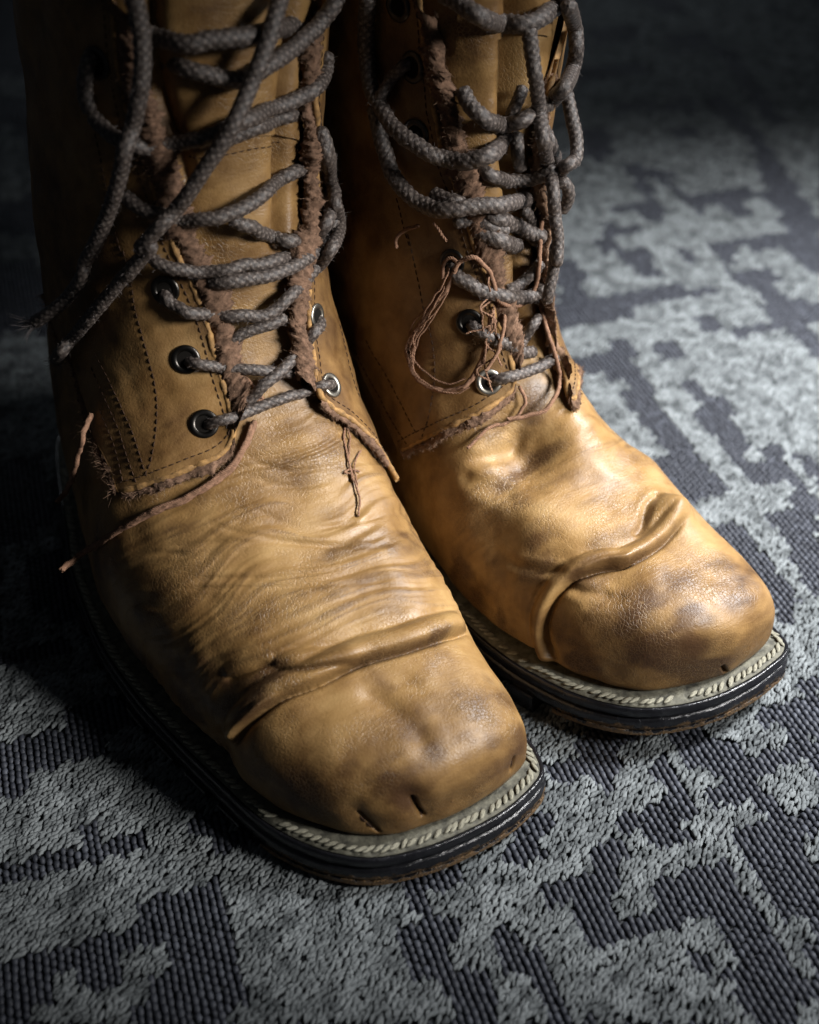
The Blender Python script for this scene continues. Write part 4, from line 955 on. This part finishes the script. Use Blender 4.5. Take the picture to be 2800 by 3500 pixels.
S('c2', [(1085,450,.003),(1050,540,.006),(1005,640,.005)], r=.0025); S('c2', [(1040,700,.002),(1050,810,.005),(1070,930,.005)], r=.0027)
S('c2', [(1170,640,.008),(1230,760,.008),(1260,860,.006)], r=.0022)
S('c2', [(1265,960,.006),(1318,1010,None),(1318,1080,None),(1280,1140,.004)], r=.0026)
S('c2', [(1080,1120,.005),(1130,1180,.006),(1160,1240,.006)], r=.0026)
S('c2', [(490,340,-.003),(440,355,.002),(390,400,.003),(350,460,.005),(310,530,.008),(300,560,.009)], r=.0024)
S('c4', [(592,130,-.003),(615,190,.002),(680,235,.003),(760,262,.005),(840,280,.006),(920,285,.007),(980,262,.006),(1010,230,.003)], r=.0029)
S('c4', [(840,265,.004),(900,225,.006),(960,180,.006),(1000,120,.004)], r=.0024)
S('c4', [(672,400,-.003),(695,425,.0015),(760,462,.003),(840,500,.005),(910,535,.005),(965,535,.003)], r=.0026)
S('c4', [(990,365,.004),(955,420,.006),(915,480,.005),(890,520,.002)], r=.0022)
S('c4', [(757,675,-.003),(790,664,.0015),(850,648,.003),(930,625,.005),(1010,588,.006),(1055,562,.004),(1075,550,.002)], r=.0024)
lace = lb.build('lace', M['lace'], BR.root, attr='wear'); lace['label'] = 'dark grey waxed lace sagging in loops down the front'
o = fz.build('lace_fuzz', M['lace_fuzz'], lace); o['kind'] = 'stuff'
E_ = QR1['inward'](8); fray(BR, QR1['front']-QR1['frontN']*.0022+E_/np.linalg.norm(E_, axis=1)[:, None]*.0044, QR1['frontN'], E_, .0050, hair=.0016, mat='fray')
E_ = QR2['inward'](8); fray(BR, QR2['front']-QR2['frontN']*.0010+E_/np.linalg.norm(E_, axis=1)[:, None]*.0020, QR2['frontN'], E_, .0034, hair=.0016, mat='fray_light')
bottom_fray(QR1, BR, slice(0, 110)); bottom_fray(QR2, BR, slice(0, 110))
st = Bag()
for q in (QR1, QR2):
    stitch_along(st, BR, q['P'][4:, 0]+(q['P'][4:, 9]-q['P'][4:, 0])/np.linalg.norm(q['P'][4:, 9]-q['P'][4:, 0], axis=1)[:, None]*.0030)
    stitch_along(st, BR, q['P'][0, 4:]+(q['P'][9, 4:]-q['P'][0, 4:])/np.linalg.norm(q['P'][9, 4:]-q['P'][0, 4:], axis=1)[:, None]*.0034)
stitch_line(st, BR, 'c4', [(390,0),(430,180),(460,330),(490,440),(510,560),(510,680),(490,800),(460,930)])
stitch_line(st, BR, 'c4', [(200,480),(280,620),(360,770),(440,920)]); stitch_line(st, BR, 'c4', [(150,530),(240,700),(320,850),(390,960)])
for pts in ([(1287,1035),(1300,1055),(1308,1085),(1312,1108)], [(1112,1115),(1140,1138),(1170,1156)]):  # toe slits here too: dark strands stand in for the shade inside
    stitch_line(st, BR, 'c6', pts, .0030, .0002, .00035, .0001)
stitch_line(st, BR, 'c2', [(400,1060),(430,1180),(470,1320)])
o = st.build('stitching', M['stitch'], BR.root); o['kind'] = 'stuff'
loose_thread(BR, 'c4', [(600,170),(560,260),(500,330),(430,430),(395,520),(410,620),(460,680),(560,712),(650,690),(700,620),(740,540),(760,440),(770,350)], r=.0007, plies=4, default=.0035)
loose_thread(BR, 'c4', [(600,160),(640,120),(700,110),(760,170),(790,250),(800,300),(850,325),(920,310),(970,240),(985,150),(990,50),(1000,-60)], r=.0006, plies=3, default=.007)
loose_thread(BR, 'c4', [(550,200),(548,150),(580,110),(610,130),(600,180)], r=.0005, plies=3, default=.004)
loose_thread(BR, 'c4', [(800,300),(830,360),(820,450),(790,550),(740,620)], r=.0005, plies=3, default=.006)
loose_thread(BR, 'c4', [(990,60),(990,200),(1000,340),(1030,460),(1060,560),(1080,660),(1060,740),(1010,800),(930,825),(840,840)], r=.0006, plies=3, default=.006)
loose_thread(BR, 'c4', [(900,690),(920,760),(890,820),(830,860),(760,880),(660,970)], r=.0005, plies=3, default=.003)
for k in range(7):
    jx, jy = RNG.normal(0, 16, 2); q = [(600,170),(565,255),(505,330),(440,430),(400,520),(412,610),(465,675),(560,705),(645,685),(695,620),(735,540),(755,450)]
    i0 = int(RNG.integers(0, 4)); q = q[i0:i0+int(RNG.integers(5, 9))]
    loose_thread(BR, 'c4', [(x+jx+RNG.normal(0, 9), y+jy+RNG.normal(0, 9)) for x, y in q], r=.00026, plies=2, default=.003+RNG.random()*.003)
for k in range(5):
    x, y = 760+RNG.normal(0, 40), 330+RNG.normal(0, 60)
    loose_thread(BR, 'c4', [(x+12*j*RNG.normal(0, 1), y+55*j) for j in range(6)], r=.00026, plies=2, default=.005)
loose_thread(BR, 'c2', [(400,1330),(400,1290),(440,1240),(520,1210)], r=.0005, plies=3, default=.006)
loose_thread(BR, 'c2', [(600,1200),(640,1250),(670,1290)], r=.0004, plies=2, default=.006)

keep = []
for bb in (BL, BR):
    W = np.c_[bb.outline-bb.out_n*.012, np.zeros(len(bb.outline))]@bb.R+bb.O; keep.append(W[::8, :2])
build_rug(keep)
